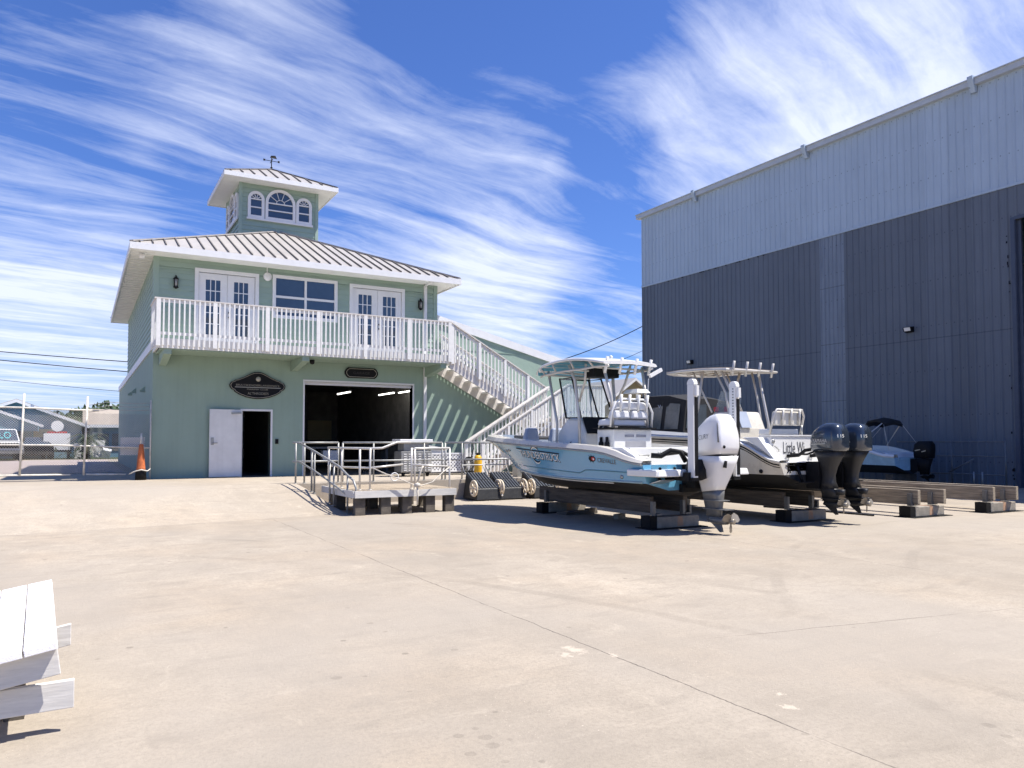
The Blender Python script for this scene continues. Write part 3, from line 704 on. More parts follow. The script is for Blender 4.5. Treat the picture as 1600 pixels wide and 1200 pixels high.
# ================================================================ staircase
st = thing('outdoor_staircase', 'white open riser staircase with landing running down from the balcony', 'staircase', (12.5, 22.3, Z0))
LZ, LX0, LX1 = 2.46, 14.15, 15.55
YO, YI = 22.82, 24.17                        # upper flight
def flight(xa, za, xb, zb, n, y0, y1, nm, d=.30):
    """treads going from (xa, za) to (xb, zb)"""
    rise = (zb - za) / n; run = (xb - xa) / n; t0 = None
    for k in range(1, n):
        x = xa + run * k; z = za + rise * k
        if t0 is None:
            m = MB(); m.box(x - abs(run) / 2 - .0, y0 + .05, z - .045, x + abs(run) / 2 - .055, y1 - .05, z); t0 = m.build('tread', M['rail'], st); o0 = (x, z)
        else: dup(t0, (x - o0[0], 0, z - o0[1]), st)
    for y in (y0, y1 - .045):
        m = MB()
        m.prism([(xa, y, za + .03), (xb, y, zb + .03), (xb, y, zb + .03 - d), (xa, y, za + .03 - d)], (0, .045, 0)); m.build('stringer', M['cap'], st)
def stair_rail(xa, za, xb, zb, y, bal=True, capw=.14, h=1.08, ends=(True, True), broad=False):
    d = Vector((xb - xa, 0, zb - za))
    m = MB(); m.bar((xa, y, za + h - .018), (xb, y, zb + h - .018), capw, .036); m.build('rail_cap', M['cap'], st)
    m = MB(); m.bar((xa, y + .02, za + h - .09), (xb, y + .02, zb + h - .09), .036, .09); m.bar((xa, y + .02, za + .15), (xb, y + .02, zb + .15), .036, .08); m.build('rail_stringer', M['rail'], st)
    if not bal: return
    n = max(2, round(abs(xb - xa) / .131)); b0 = None
    for k in range(1, n):
        x = xa + (xb - xa) * k / n; z = za + (zb - za) * k / n
        if b0 is None:
            m = MB(); m.box(x - .02, y - .036, z - .17, x + .02, y - .001, z + h - .05); b0 = m.build('baluster', M['rail'], st); o0 = (x, z)
        else: dup(b0, (x - o0[0], 0, z - o0[1]), st)
def newel(x, y, z0, z1, w=.1):
    m = MB(); m.box(x - w / 2, y - w / 2, z0, x + w / 2, y + w / 2, z1); m.build('newel_post', M['rail'], st)
flight(10.5, DZ, LX0, LZ, 11, YO, YI, 'upper', .44)
stair_rail(10.55, DZ, LX0, LZ, YO - .03); stair_rail(10.75, DZ - .1, LX0, LZ, YI, h=1.0)
LY0, LY1 = 21.35, 22.5                      # lower flight
BX = 10.95
flight(LX0, LZ, BX, Z0, 11, LY0, LY1, 'lower')
stair_rail(LX0, LZ, BX, Z0, LY0 - .03); stair_rail(LX0 - .02, LZ, BX, Z0, LY1, capw=.26)
m = MB(); m.box(LX0 - .02, LY0, LZ - .04, LX1, YI + .1, LZ); m.box(LX0 - .02, LY0, LZ - .25, LX1, LY0 + .04, LZ - .045); m.box(LX1 - .04, LY0 + .045, LZ - .25, LX1, YI + .1, LZ - .045); m.build('landing', M['rail'], st)
stair_rail(LX0, LZ, LX1, LZ, LY0 - .03)
m = MB(); m.box(LX1 - .07, LY0, LZ + 1.044, LX1 + .07, YI + .1, LZ + 1.08); m.build('rail_cap', M['cap'], st)
y = LY0 + .13; b0 = None
while y < YI:
    if b0 is None: m = MB(); m.box(LX1 + .001, y - .02, LZ - .17, LX1 + .036, y + .02, LZ + 1.03); b0 = m.build('baluster', M['rail'], st); o0 = y
    else: dup(b0, (0, y - o0, 0), st)
    y += .131
for x, y, z0, z1 in ((10.58, YO - .03, DZ - .28, DZ + 1.05), (LX0, YO - .03, Z0, LZ + 1.05), (LX0 - .03, LY0 - .03, Z0, LZ + 1.05), (LX1, LY0 - .03, Z0, LZ + 1.05), (LX1, YI + .08, Z0, LZ + 1.05), (BX, LY0 - .03, Z0, Z0 + 1.02), (BX, LY1, Z0, Z0 + 1.02)):
    newel(x, y, z0, z1)
for f in (.28, .55, .8):
    x = 10.55 + (LX0 - 10.55) * f; z = DZ + (LZ - DZ) * f; newel(x, YO - .06, z - .2, z + 1.03, .085)
    x = BX + (LX0 - BX) * f; z = Z0 + (LZ - Z0) * f; newel(x, LY0 - .06, z - .2, z + 1.03, .085)
# ================================================================ boats
def sup(hx, hy, cy, z, n=20, e=3.0, cx=0, tilt=0, flat=None):
    """superellipse ring, half sizes hx, hy round (cx, cy); tilt lifts z with y"""
    r = []
    for k in range(n):
        t = 2 * math.pi * k / n; c_, s_ = math.cos(t), math.sin(t)
        x = hx * math.copysign(abs(c_) ** (2 / e), c_); y = hy * math.copysign(abs(s_) ** (2 / e), s_)
        r.append((cx + x, cy + y, z + tilt * y))
    return r
def hull_rows(P):
    """grid of hull points, port side negative x; rows keel..sheer, columns stern..bow"""
    S = [i / 28 for i in range(29)]; rows = []
    L_ = P['L']; nside = 7
    def row(fx, fz, ys, sub=None):
        r = []
        for s in S: r.append((fx(s), s * ys, fz(s)))
        rows.append(r)
    kz = lambda s: hermite(P['keel'], s); cz = lambda s: hermite(P['chz'], s); cb = lambda s: hermite(P['chb'], s)
    sz = lambda s: hermite(P['shz'], s); sb = lambda s: hermite(P['shb'], s)
    yk, yc, ys_ = P['yk'], P['yc'], L_
    row(lambda s: 0, kz, yk)
    row(lambda s: cb(s) * .5, lambda s: kz(s) + (cz(s) - kz(s)) * .46, (yk + yc) / 2)
    row(lambda s: cb(s) * .94, lambda s: kz(s) + (cz(s) - kz(s)) * .93, yc - .03)
    row(cb, lambda s: cz(s), yc)
    for k in range(1, nside + 1):
        u = k / nside
        row(lambda s: cb(s) + (sb(s) - cb(s)) * u ** (1 + 1.1 * s * s), lambda s: cz(s) + (sz(s) - cz(s)) * u, yc + (ys_ - yc) * u ** .85)
    return rows
def make_hull(root, P, msides, mbottom, nb=3, nt=1):
    rows = hull_rows(P); n = len(rows[0])
    m = MB()
    for sg in (-1, 1):
        for k in range(len(rows) - 1):
            a = [(sg * x, y, z) for x, y, z in rows[k]]; b = [(sg * x, y, z) for x, y, z in rows[k + 1]]
            vs = a + b
            m.add(vs, [(i, i + 1, n + i + 1, n + i) if sg < 0 else (n + i, n + i + 1, i + 1, i) for i in range(n - 1)], 0 if k >= nb else 1, True)
    port = [(-r[0][0], r[0][1], r[0][2]) for r in rows]; star = [(r[0][0], r[0][1], r[0][2]) for r in rows]
    # transom: lower V in bottom paint, upper in hull colour
    for k in range(len(rows) - 1):
        m.add([port[k], star[k], star[k + 1], port[k + 1]], [(0, 1, 2, 3)], 0 if k >= nt else 1)
    h = m.build('hull', [msides, mbottom], root, recalc=False)
    b = BVHTree.FromPolygons([Vector(v) for v in m.v], [f for f in m.f])
    def px(y, z, d=.004):
        hit = b.ray_cast(Vector((-4, y, z)), Vector((1, 0, 0)))
        return (hit[0].x - d, y, z) if hit[0] else (-1.1, y, z)
    return h, rows, px
def make_deck(root, P, rows, mcap, mliner, lip=.035, caph=.10, capw=.17, deckz=None):
    """gunwale cap band, inner wall and sole"""
    sh = rows[-1]; n = len(sh); L_ = P['L']
    R_ = [[], [], [], [], []]
    for i, (x, y, z) in enumerate(sh):
        yy = y; o = max(x, .012)
        ch = caph if not callable(caph) else caph(y)
        f = max(0, (L_ - .16 - y)) ; xin = max(.0, min(x - capw, x))
        R_[0].append((o + .006, yy + (.01 if i == n - 1 else 0), z - .012)); R_[1].append((o + lip, yy + (.045 if i == n - 1 else .02 * i / n), z + .03)); R_[2].append((max(o - .01, .01), yy + (.02 if i == n - 1 else 0), z + ch))
        yi = y * (L_ - .22) / L_
        R_[3].append((max(xin, .004), yi, z + ch + .004)); R_[4].append((max(xin - .03, .002), yi - .02, deckz(y) if deckz else 1.0))
    m = MB()
    for k in range(3):
        for sg in (-1, 1):
            a = [(sg * p[0], p[1], p[2]) for p in R_[k]]; b = [(sg * p[0], p[1], p[2]) for p in R_[k + 1]]
            m.add(a + b, [(i, i + 1, n + i + 1, n + i) if sg < 0 else (n + i, n + i + 1, i + 1, i) for i in range(n - 1)], 0, k < 2)
    g = m.build('gunwale', mcap, root, recalc=False)
    m = MB()
    for sg in (-1, 1):
        a = [(sg * p[0], p[1], p[2]) for p in R_[3]]; b = [(sg * p[0], p[1], p[2]) for p in R_[4]]
        m.add(a + b, [(i, i + 1, n + i + 1, n + i) if sg < 0 else (n + i, n + i + 1, i + 1, i) for i in range(n - 1)], 0, True)
    a = [(-p[0], p[1], p[2]) for p in R_[4]]; b = [(p[0], p[1], p[2]) for p in R_[4]]
    m.add(a + b, [(i, i + 1, n + i + 1, n + i) for i in range(n - 1)])
    m.build('deck', mliner, root, recalc=False)
    return R_
def rbox(m, x0, y0, z0, x1, y1, z1, ix=0, iy0=0, iy1=0, mi=0):
    """box narrowing toward its top"""
    return m.hexa([(x0, y0, z0), (x1, y0, z0), (x1, y1, z0), (x0, y1, z0), (x0 + ix, y0 + iy0, z1), (x1 - ix, y0 + iy0, z1), (x1 - ix, y1 - iy1, z1), (x0 + ix, y1 - iy1, z1)], mi)
def propeller(m, c, r, n=3, mi=0, axis_y=-1):
    m.lathe([(.001, .06), (.04, .05), (.048, -.07), (.03, -.075), (.001, -.075)], c, 14, mi, 'Y')
    for k in range(n):
        a = 2 * math.pi * k / n + .5; vs = []
        pts = [(.03, -.03), (.5, -.30), (.85, -.26), (1, .02), (.86, .28), (.5, .26), (.03, .04)]
        for q in (0, 1):
            for u, w in pts:
                rr = u * r; t = w * 1.25
                x = math.cos(a) * rr - math.sin(a) * t * r; z = math.sin(a) * rr + math.cos(a) * t * r
                vs.append((c[0] + x, c[1] + t * r * .55 + (-.006 if q else .006), c[2] + z))
        k_ = len(pts); m.add(vs, [tuple(range(k_)), tuple(range(k_, 2 * k_))[::-1]] + [(i, (i + 1) % k_, k_ + (i + 1) % k_, k_ + i) for i in range(k_)], mi)

# ---- boat 1: light blue centre console
b1 = thing('centre_console_boat', 'light blue centre console boat with hardtop, white outboard and THUNDERSTRUCK lettering', 'boat', (9.73, 10.7, 0), R(3.47), 'boats stored on timber bunks', local=True)
P1 = dict(L=6.6, yk=5.1, yc=5.75,
          keel=[(0, .62), (.3, .60), (.7, .60), (.88, .64), (1, .80)],
          chz=[(0, .87), (.35, .87), (.6, .91), (.8, 1.0), (1, 1.16)],
          chb=[(0, 1.03), (.35, 1.05), (.6, .97), (.75, .80), (.88, .50), (.96, .22), (1, .03)],
          shz=[(0, 1.20), (.05, 1.235), (.11, 1.33), (.17, 1.405), (.25, 1.44), (.45, 1.50), (.68, 1.57), (.85, 1.63), (1, 1.68)],
          shb=[(0, 1.12), (.3, 1.2), (.55, 1.2), (.72, 1.10), (.84, .90), (.92, .64), (.97, .36), (1, .06)])
h1, rows1, px1 = make_hull(b1, P1, M['blue'], M['bottom'])
R1 = make_deck(b1, P1, rows1, M['cream'], M['gel'], .04, lambda y: .11 if y > .9 else .05 + .06 * (y / .9) + .02, .2, lambda y: 1.02 + (.22 if y > 4.4 else 0))
def hull_tube(fn, pts, r, name, mt, n=6):
    m = MB(); m.tube([fn(y, z, -.001) for y, z in pts], r, n); return m.build(name, mt, h1)
sub = lambda a, b, n: [(a[0] + (b[0] - a[0]) * i / n, a[1] + (b[1] - a[1]) * i / n) for i in range(n + 1)]
hull_tube(px1, sub((4.3, 1.10), (1.85, 1.00), 14) + sub((1.75, 1.03), (1.65, 1.065), 2) + sub((1.5, 1.07), (.05, 1.05), 8), .012, 'moulded_line', mat('teal shade line', (.08, .23, .28), .4))
m = MB(); m.tube([px1(y, hermite(P1['chz'], y / 5.75) + .012, 0) for y in [5.3 - i * .2 for i in range(27)]], .022, 6); m.build('chine_strake', mat('chine grey', (.30, .42, .46), .4), h1)
m = MB(); m.tube([px1(y, hermite(P1['chz'], y / 5.75) - .03, 0) for y in [5.2 - i * .2 for i in range(22)]], .02, 6); m.build('boot_stripe', M['gel'], h1)
rr = [(-p[0] - .03, p[1], p[2] + .0) for p in R1[1]]
m = MB(); m.tube([(-p[0] + .0, p[1], p[2] - .03) for p in R1[1]] + [(p[0], p[1], p[2] - .03) for p in R1[1][::-1]], .014, 6); m.build('rub_rail', M['steel'], b1)
# lettering on the port side
def on_hull(px, y0, z0, y1, z1, h, sk=0, d=.006):
    def f(u, v):
        y = y0 + (y1 - y0) * u; z = z0 + (z1 - z0) * u + h * (v - .5); return px(y - sk * v, z, d)
    return f
blk = M['black']; whl = mat('white decal', (.82, .82, .76), .4)
def deco(s, y0, z0, y1, z1, h):
    lettering(s, on_hull(px1, y0 - .012, z0 - .012, y1 - .012, z1 - .012, h, 0, .005), blk, h1)
    lettering(s, on_hull(px1, y0, z0, y1, z1, h * .93, 0, .009), whl, h1)
deco('THUNDERSTRUCK', 3.93, 1.365, 2.42, 1.275, .155)
m = MB()
def strip(pts, w, mi):
    for (a, b) in zip(pts, pts[1:]):
        m.add([px1(a[0], a[1] - w / 2, .011), px1(b[0], b[1] - w / 2, .011), px1(b[0], b[1] + w / 2, .011), px1(a[0], a[1] + w / 2, .011)], [(0, 1, 2, 3)], mi)
strip(sub((4.02, 1.47), (2.40, 1.365), 12), .022, 0)
cy, cz = 3.27, 1.335
for t0, t1, ra, w0, mi in ((.5, 2.6, .19, .035, 0), (-2.4, -.3, .17, .04, 0), (.6, 2.5, .165, .03, 1), (-2.3, -.5, .195, .03, 1)):
    N_ = 10; prev = None
    for i in range(N_ + 1):
        t = t0 + (t1 - t0) * i / N_; w = w0 * math.sin(math.pi * (i + .4) / (N_ + .8))
        q = [px1(cy + (ra + s * w / 2) * math.cos(t) * .95, cz + (ra + s * w / 2) * math.sin(t) * .92, .013 + .003 * mi) for s in (-1, 1)]
        if prev: m.add([prev[0], prev[1], q[1], q[0]], [(0, 1, 2, 3)], mi)
        prev = q
m.build('swoosh_emblem', [blk, whl], h1, recalc=False)
lettering('CREVALLE', on_hull(px1, 1.22, 1.265, .70, 1.235, .085), mat('dark bronze decal', (.09, .07, .04), .4), h1)
m = MB()
def disc(cy_, cz_, ry, rz, d, mi, n=18):
    m.add([px1(cy_ + ry * math.cos(2 * math.pi * k / n), cz_ + rz * math.sin(2 * math.pi * k / n), d) for k in range(n)], [tuple(range(n))], mi)
disc(1.37, 1.285, .10, .055, .006, 0); disc(1.335, 1.285, .05, .035, .010, 1); disc(1.32, 1.28, .022, .02, .014, 2)
for a in (.9, 1.5, 2.2, -1.0, -1.7):
    m.add([px1(1.37 + .08 * math.cos(a - .15), 1.285 + .045 * math.sin(a - .15), .007), px1(1.37 + .08 * math.cos(a + .15), 1.285 + .045 * math.sin(a + .15), .007), px1(1.37 + .15 * math.cos(a), 1.285 + .09 * math.sin(a), .007)], [(0, 1, 2)], 0)
m.build('fish_emblem', [blk, M['red'], whl], h1, recalc=False)
for y, z in ((.62, .97), (4.62, 1.42), (4.45, 1.43)):
    m = MB(); p = px1(y, z); m.lathe([(.001, -.015), (.035, -.012), (.04, .01)], p, 12, axis='X'); m.build('through_hull_fitting', M['steel'], h1)
m = MB(); p = px1(4.75, 1.02); m.tube([(p[0] - .02, p[1] + .06, p[2] + .03), (p[0] - .03, p[1] - .05, p[2])], .02, 6)
m.tube([(0, 5.85, 1.0), (0, 5.95, 1.02), (0, 5.93, 1.07)], .018); m.build('bow_eye', M['shine'], h1)
# stern: inner splash well bulkhead, platforms, tabs
m = MB(); m.box(-.93, .55, 1.02, .93, .68, 1.50); m.box(-.93, .0, 1.0, -.52, .55, 1.235); m.box(.52, .0, 1.0, .93, .55, 1.235)
m.prism([(-1.06, .06, 1.20), (-1.06, 1.0, 1.5), (-1.06, .62, 1.5), (-1.06, .3, 1.36)], (.13, 0, 0)); m.prism([(.93, .06, 1.20), (.93, 1.0, 1.5), (.93, .62, 1.5), (.93, .3, 1.36)], (.13, 0, 0))
m.build('transom_bulkhead', M['gel'], b1, bevel=.015)
m = MB(); m.tube([(-.8, .53, 1.34), (-.8, .5, 1.36), (-.5, .5, 1.36), (-.5, .53, 1.34)], .012); m.build('grab_handle', M['steel'], b1); m = MB(); m.lathe([(.001, -.01), (.045, -.008), (.05, 0)], (-.2, .55, 1.38), 12, axis='Y'); m.build('deck_plate', M['steel'], b1)
for sx in (-1, 1):
    m = MB(); a, b = sorted((sx * 1.16, sx * .42)); rbox(m, a, -.42, 1.0, b, .0, 1.12, .03, .02, 0)
    if sx < 0: m.box(-1.19, -.40, 1.0, -1.13, .35, 1.12)
    pl = m.build('swim_platform', M['gel'], b1, bevel=.02)
    m = MB(); m.lathe([(.02, 0), (.03, .03), (.001, .05)], (sx * .95, -.25, 1.12), 8); m.lathe([(.02, 0), (.03, .03), (.001, .05)], (sx * .6, -.25, 1.12), 8); m.build('cleat', M['black'], pl)
    m = MB(); m.obox((sx * .8, -.14, .90), (.34, .28, .015), (R(-14), 0, 0)); m.build('trim_tab', M['shine'], b1)
    m = MB(); m.tube([(sx * .8, -.01, 1.02), (sx * .8, -.12, .91)], .028); m.build('tab_actuator', M['black'], b1)
    m = MB(); m.lathe([(.001, -.02), (.03, -.015), (.035, 0)], (sx * .55, 0, .92), 10, axis='Y'); m.build('drain_fitting', M['steel'], b1)
# console, windshield, wheel
cx0, cx1 = -.40, .40
m = MB(); m.prism([(cx0, 2.55, 1.02), (cx0, 3.55, 1.24), (cx0, 3.50, 1.80), (cx0, 3.15, 2.12), (cx0, 2.72, 2.10), (cx0, 2.55, 1.80)], (cx1 - cx0, 0, 0)); con = m.build('console', M['gel'], b1, bevel=.05)
m = MB(); m.prism([(cx0 + .05, 2.53, 1.78), (cx0 + .05, 2.69, 2.12), (cx0 + .05, 2.66, 2.135), (cx0 + .05, 2.50, 1.79)], (cx1 - cx0 - .1, 0, 0)); m.build('dash_panel', M['black'], con)
m = MB(); c0 = Vector((.0, 2.34, 1.93)); ring = []
for k in range(20):
    t = 2 * math.pi * k / 20; ring.append(c0 + Vector((.19 * math.cos(t), -.09 * math.sin(t), .165 * math.sin(t))))
m.tube(ring, .014, 6, closed=True)
for k in (0, 7, 13): m.tube([c0 + Vector((0, .06, .03)), ring[k]], .012, 6)
m.tube([c0 + Vector((0, .06, .03)), (.0, 2.6, 1.98)], .02); m.build('steering_wheel', M['shine'], b1)
m = MB(); m.lathe([(.001, -.005), (.08, -.004), (.085, 0)], (cx0, 3.05, 1.55), 3, axis='X'); m.build('console_emblem', M['black'], con)
fr = MB(); g = MB(); wp = [(-.46, 3.0, 2.16), (-.40, 3.30, 2.96), (.40, 3.30, 2.96), (.46, 3.0, 2.16)]
gp = [(-.44, 2.62, 2.12), (-.45, 3.12, 2.12), (-.40, 3.42, 2.98), (-.40, 2.98, 2.98)]
for sx in (-1, 1):
    P = [(sx * abs(a), b, c_) for a, b, c_ in gp]; fr.tube(P, .022, 6, closed=True); g.add(P, [(0, 1, 2, 3)])
P = [(-.45, 3.12, 2.12), (.45, 3.12, 2.12), (.40, 3.42, 2.98), (-.40, 3.42, 2.98)]; fr.tube(P, .022, 6, closed=True); g.add(P, [(0, 1, 2, 3)])
ws = fr.build('windshield_frame', M['black'], b1); g.build('windshield_pane', M['clear'], ws)
# leaning post and tackle centre
m = MB(); m.box(-.50, 1.50, 1.02, .50, 2.02, 1.86); lp = m.build('tackle_centre', M['gel'], b1, bevel=.02)
m = MB(); m.box(-.56, 1.42, 1.865, .56, 2.06, 1.89); m.build('counter_top', M['black'], lp)
m = MB(); m.box(-.20, 1.495, 1.25, .34, 1.503, 1.62); m.box(-.22, 1.494, 1.70, .02, 1.502, 1.75); m.box(.08, 1.494, 1.70, .34, 1.502, 1.75); m.build('cabinet_recess', mat('shaded grey panel', (.30, .30, .32), .6), lp)
for y in (1.66, 1.84):
    m = MB(); m.lathe([(.03, 0), (.05, .02), (.05, .17), (.03, .2), (.03, .28), (.001, .29)], (-.545, y, 1.42), 10); m.build('squeeze_bottle', [M['black']], lp)
m = MB(); rbox(m, -.50, 1.62, 1.93, .50, 2.02, 2.06, .02, .02, .02); rbox(m, -.48, 1.56, 2.07, -.01, 1.74, 2.24, .03, 0, .05); rbox(m, .01, 1.56, 2.07, .48, 1.74, 2.24, .03, 0, .05); rbox(m, -.48, 1.55, 2.245, .48, 1.72, 2.42, .10, .01, .05); m.build('seat_back', M['vinyl'], lp, bevel=.035)
m = MB(); m.tube([(-.54, 1.55, 1.9), (-.54, 1.52, 2.2), (-.44, 1.52, 2.38), (-.3, 1.52, 2.46), (.3, 1.52, 2.46), (.44, 1.52, 2.38), (.54, 1.52, 2.2), (.54, 1.55, 1.9)], .022, 8); m.build('seat_frame', M['gel'], lp)
r0 = None
for x in (-.33, -.11, .13, .36):
    if r0: dup(r0, (x + .33, 0, 0), lp); continue
    m = MB(); m.tube([(x, 1.5, 2.2), (x, 1.46, 2.55)], .028, 8, radii=[.024, .03]); r0 = m.build('rod_holder', M['gel'], lp)
m = MB(); rbox(m, .12, 1.5, 2.60, .48, 1.95, 2.68, .05, .05, .05); m.tube([(.30, 1.7, 2.45), (.30, 1.7, 2.60)], .03); m.tube([(.5, 1.6, 2.66), (.5, 1.58, 2.9)], .012); m.build('helm_seat_tray', M['gel'], b1, bevel=.03)
# hardtop
T0, T1 = 1.55, 4.05
def topz(y):
    u = (y - T0) / (T1 - T0); return 3.16 + .62 * u * (1 - u) - .05 * u
rings = []; rin = []; under = []
for i in range(17):
    u = i / 16; y = T0 + (T1 - T0) * u; w = .85 * (1 - max(0, u - .70) ** 2 * 3.4) * (1 - max(0, .1 - u) * 1.6); z = topz(y)
    rings.append([(-w, y, z), (-w + .04, y, z + .045), (-w * .5, y, z + .07), (0, y, z + .08), (w * .5, y, z + .07), (w - .04, y, z + .045), (w, y, z), (w - .05, y, z - .02), (0, y, z + .01), (-w + .05, y, z - .02)])
    rin.append((w, y, z)); under.append([(-w + .035, y, z - .024), (0, y, z + .002), (w - .035, y, z - .024)])
m = MB(); m.loft(rings, True); top = m.build('hardtop', M['gel'], b1)
for k in range(0, 16, 2):
    m = MB(); e = .035
    a, b, c_ = [[Vector(q) for q in under[k + n_]] for n_ in (0, 1, 2)]
    for q in a: q.y += e
    for q in c_: q.y -= e
    m.loft([a, b, c_], False, 0, False, closed=False); m.build('top_panel', M['bluepanel'], top)
m = MB()
for sx in (-1, 1):
    m.tube([(sx * (w - .14), y, z - .03 - .17 * min(1, 4 * i_ / 16 * (1 - i_ / 16) + .1)) for i_, (w, y, z) in enumerate(rin)], .024, 8)
    for i_ in (2, 6, 10, 13): w, y, z = rin[i_]; m.tube([(sx * (w - .14), y, z - .03 - .17 * min(1, 4 * i_ / 16 * (1 - i_ / 16) + .1)), (sx * (w - .02), y, z - .01)], .02, 6)
for i_ in (2, 6, 10, 13): w, y, z = rin[i_]; zz = z - .03 - .17 * min(1, 4 * i_ / 16 * (1 - i_ / 16) + .1); m.tube([(-w + .14, y, zz), (w - .14, y, zz)], .02, 8)
m.build('top_frame', M['alu'], top)
m = MB()
for sx in (-1, 1):
    m.tube([(sx * .50, 3.42, 1.1), (sx * .50, 3.38, 2.0), (sx * .56, 3.62, topz(3.6) - .06)], .03, 8)
    m.tube([(sx * .50, 2.60, 1.05), (sx * .50, 2.60, 2.1), (sx * .52, 2.72, 2.9), (sx * .60, 2.82, topz(2.8) - .06)], .034, 8)
    m.tube([(sx * .50, 2.60, 2.45), (sx * .54, 2.35, 2.85), (sx * .60, 2.25, topz(2.2) - .06)], .026, 8)
    m.tube([(sx * .46, 1.58, 1.9), (sx * .46, 1.62, 2.5), (sx * .52, 1.8, topz(1.8) - .06)], .03, 8)
m.build('top_support', M['alu'], b1)
m = MB(); m.box(-.34, 2.30, topz(2.3) - .32, .34, 2.66, topz(2.3) - .13); eb = m.build('electronics_box', M['black'], top, bevel=.02)
r0 = None
for x in (-.60, -.22, .18, .56):
    if r0: dup(r0, (x + .60, 0, 0), top); continue
    m = MB(); y = T0 + .05; m.tube([(x, y + .05, topz(y) - .20), (x, y - .04, topz(y) + .12)], .03, 8); r0 = m.build('rod_holder', M['gel'], top)
m = MB(); m.lathe([(.03, 0), (.045, .03), (.001, .06)], (-.1, T0 + .5, topz(2.0) + .09), 10); m.obox((.62, T0 - .05, 3.02), (.36, .05, .07), (0, R(-25), 0)); m.build('nav_light', M['gel'], top)
# bow seat backrest and cushions
m = MB(); rbox(m, -.62, 4.42, 1.60, -.22, 4.62, 1.93, .05, .02, .08); m.build('bow_backrest', M['cush'], b1, bevel=.04); m = MB(); rbox(m, .1, 4.42, 1.60, .5, 4.62, 1.93, .05, .02, .08); m.build('bow_backrest', M['cush'], b1, bevel=.04)
m = MB(); m.prism([(-.5, 4.65, 1.66), (-.25, 5.5, 1.70), (.25, 5.5, 1.70), (.5, 4.65, 1.66)], (0, 0, .07)); m.build('bow_cushion', mat('dark cushion', (.035, .035, .04), .7), b1, bevel=.02)
# white outboard
def white_outboard(parent):
    m = MB(); c = -.62
    rings = [sup(.15, .185, c + .03, .745, e=4, tilt=-.12), sup(.175, .21, c + .02, .84, e=4, tilt=-.08), sup(.225, .265, c + .005, 1.02, e=4.2), sup(.265, .32, c - .015, 1.22, e=5), sup(.28, .345, c - .02, 1.36, e=6)]
    m.loft(rings, True); mid = m.build('outboard_motor', M['cowlw'], parent)
    m = MB(); rings = [sup(.275, .335, c - .02, 1.365, e=6, tilt=-.12), sup(.288, .35, c - .02, 1.50, e=7, tilt=-.06), sup(.288, .35, c - .02, 1.66, e=7), sup(.280, .34, c - .02, 1.74, e=7, tilt=.0), sup(.235, .255, c - .07, 1.93, e=6, tilt=-.10), sup(.19, .16, c - .10, 2.04, e=5, tilt=-.22), sup(.15, .10, c - .11, 2.075, e=4, tilt=-.22)]
    for r_ in rings:                    # flat tapering facets: the front top slopes down, the rear stays full
        r_[:] = [(p[0] * (1 - .22 * max(0, p[1] - c)), p[1], p[2] - max(0, p[2] - 1.6) * max(0, p[1] - c + .02) * .55) for p in r_]
    m.loft(rings, True, 0, True); cowl = m.build('cowling', M['cowlw'], mid, bevel=0)
    m = MB(); m.tube([(-.12, c - .20, 2.06), (-.21, c - .27, 1.95), (-.265, c - .325, 1.76), (-.275, c - .345, 1.60)], .013, 6); m.tube([(.12, c - .20, 2.06), (.21, c - .27, 1.95), (.265, c - .325, 1.76)], .013, 6)
    m.tube(sup(.274, .334, c - .02, 1.362, e=5, tilt=-.10, n=28), .006, 5, closed=True); m.build('cowl_seam', M['mid'], cowl)
    x = -.289
    sf = surf(cowl); lettering('MERCURY', lambda u, v: sf((0, c + .27 - .40 * u, 1.615 + .085 * v + .05 * u)), M['mid'], cowl)
    m = MB(); m.lathe([(.001, -.012), (.025, -.01), (.03, 0)], (-.16, c - .372, 1.52), 12, axis='Y'); m.obox((-.10, c - .335, 1.22), (.07, .02, .12), (0, R(8), 0)); m.build('cowl_badge', M['black'], cowl)
    m = MB(); m.loft([sup(.06, .165, c + .02, .30, e=2.8), sup(.075, .175, c + .02, .42, e=3), sup(.10, .185, c + .025, .56, e=3.4), sup(.135, .18, c + .03, .66, e=3.6), sup(.145, .18, c + .03, .76, e=4)], True)
    m.box(-.12, c - .34, .425, .12, c + .19, .44); m.box(-.14, c - .22, .575, .14, c + .20, .588); m.lathe([(.001, .20), (.035, .17), (.07, .06), (.075, -.12), (.06, -.27), (.001, -.28)], (0, c - .02, .235), 16, axis='Y')
    m.loft([sup(.07, .15, c + .0, .30, e=2.5), sup(.05, .15, c + .0, .20, e=2.5)], True)
    m.prism([(-.012, c + .10, .20), (-.012, c - .14, .20), (-.012, c - .19, .04), (-.012, c - .12, .03)], (.024, 0, 0)); m.build('lower_unit', M['mid'], mid)
    m = MB(); propeller(m, (0, c - .36, .235), .20); m.build('propeller', M['bronze'], mid)
    m = MB(); m.box(-.19, -.34, .78, .19, -.02, 1.20); m.box(-.26, -.12, .70, .26, -.02, .84); m.build('mount_bracket', M['black'], mid)
    m = MB(); m.tube([(-.12, -.05, 1.25), (-.22, -.02, 1.42), (-.3, .15, 1.45), (-.48, .22, 1.35), (-.62, .32, 1.36)], .05, 8); m.tube([(.05, -.1, 1.3), (-.05, .1, 1.42), (-.3, .3, 1.38)], .035, 8); m.build('rigging_hose', M['black'], mid)
white_outboard(b1)
a0 = None
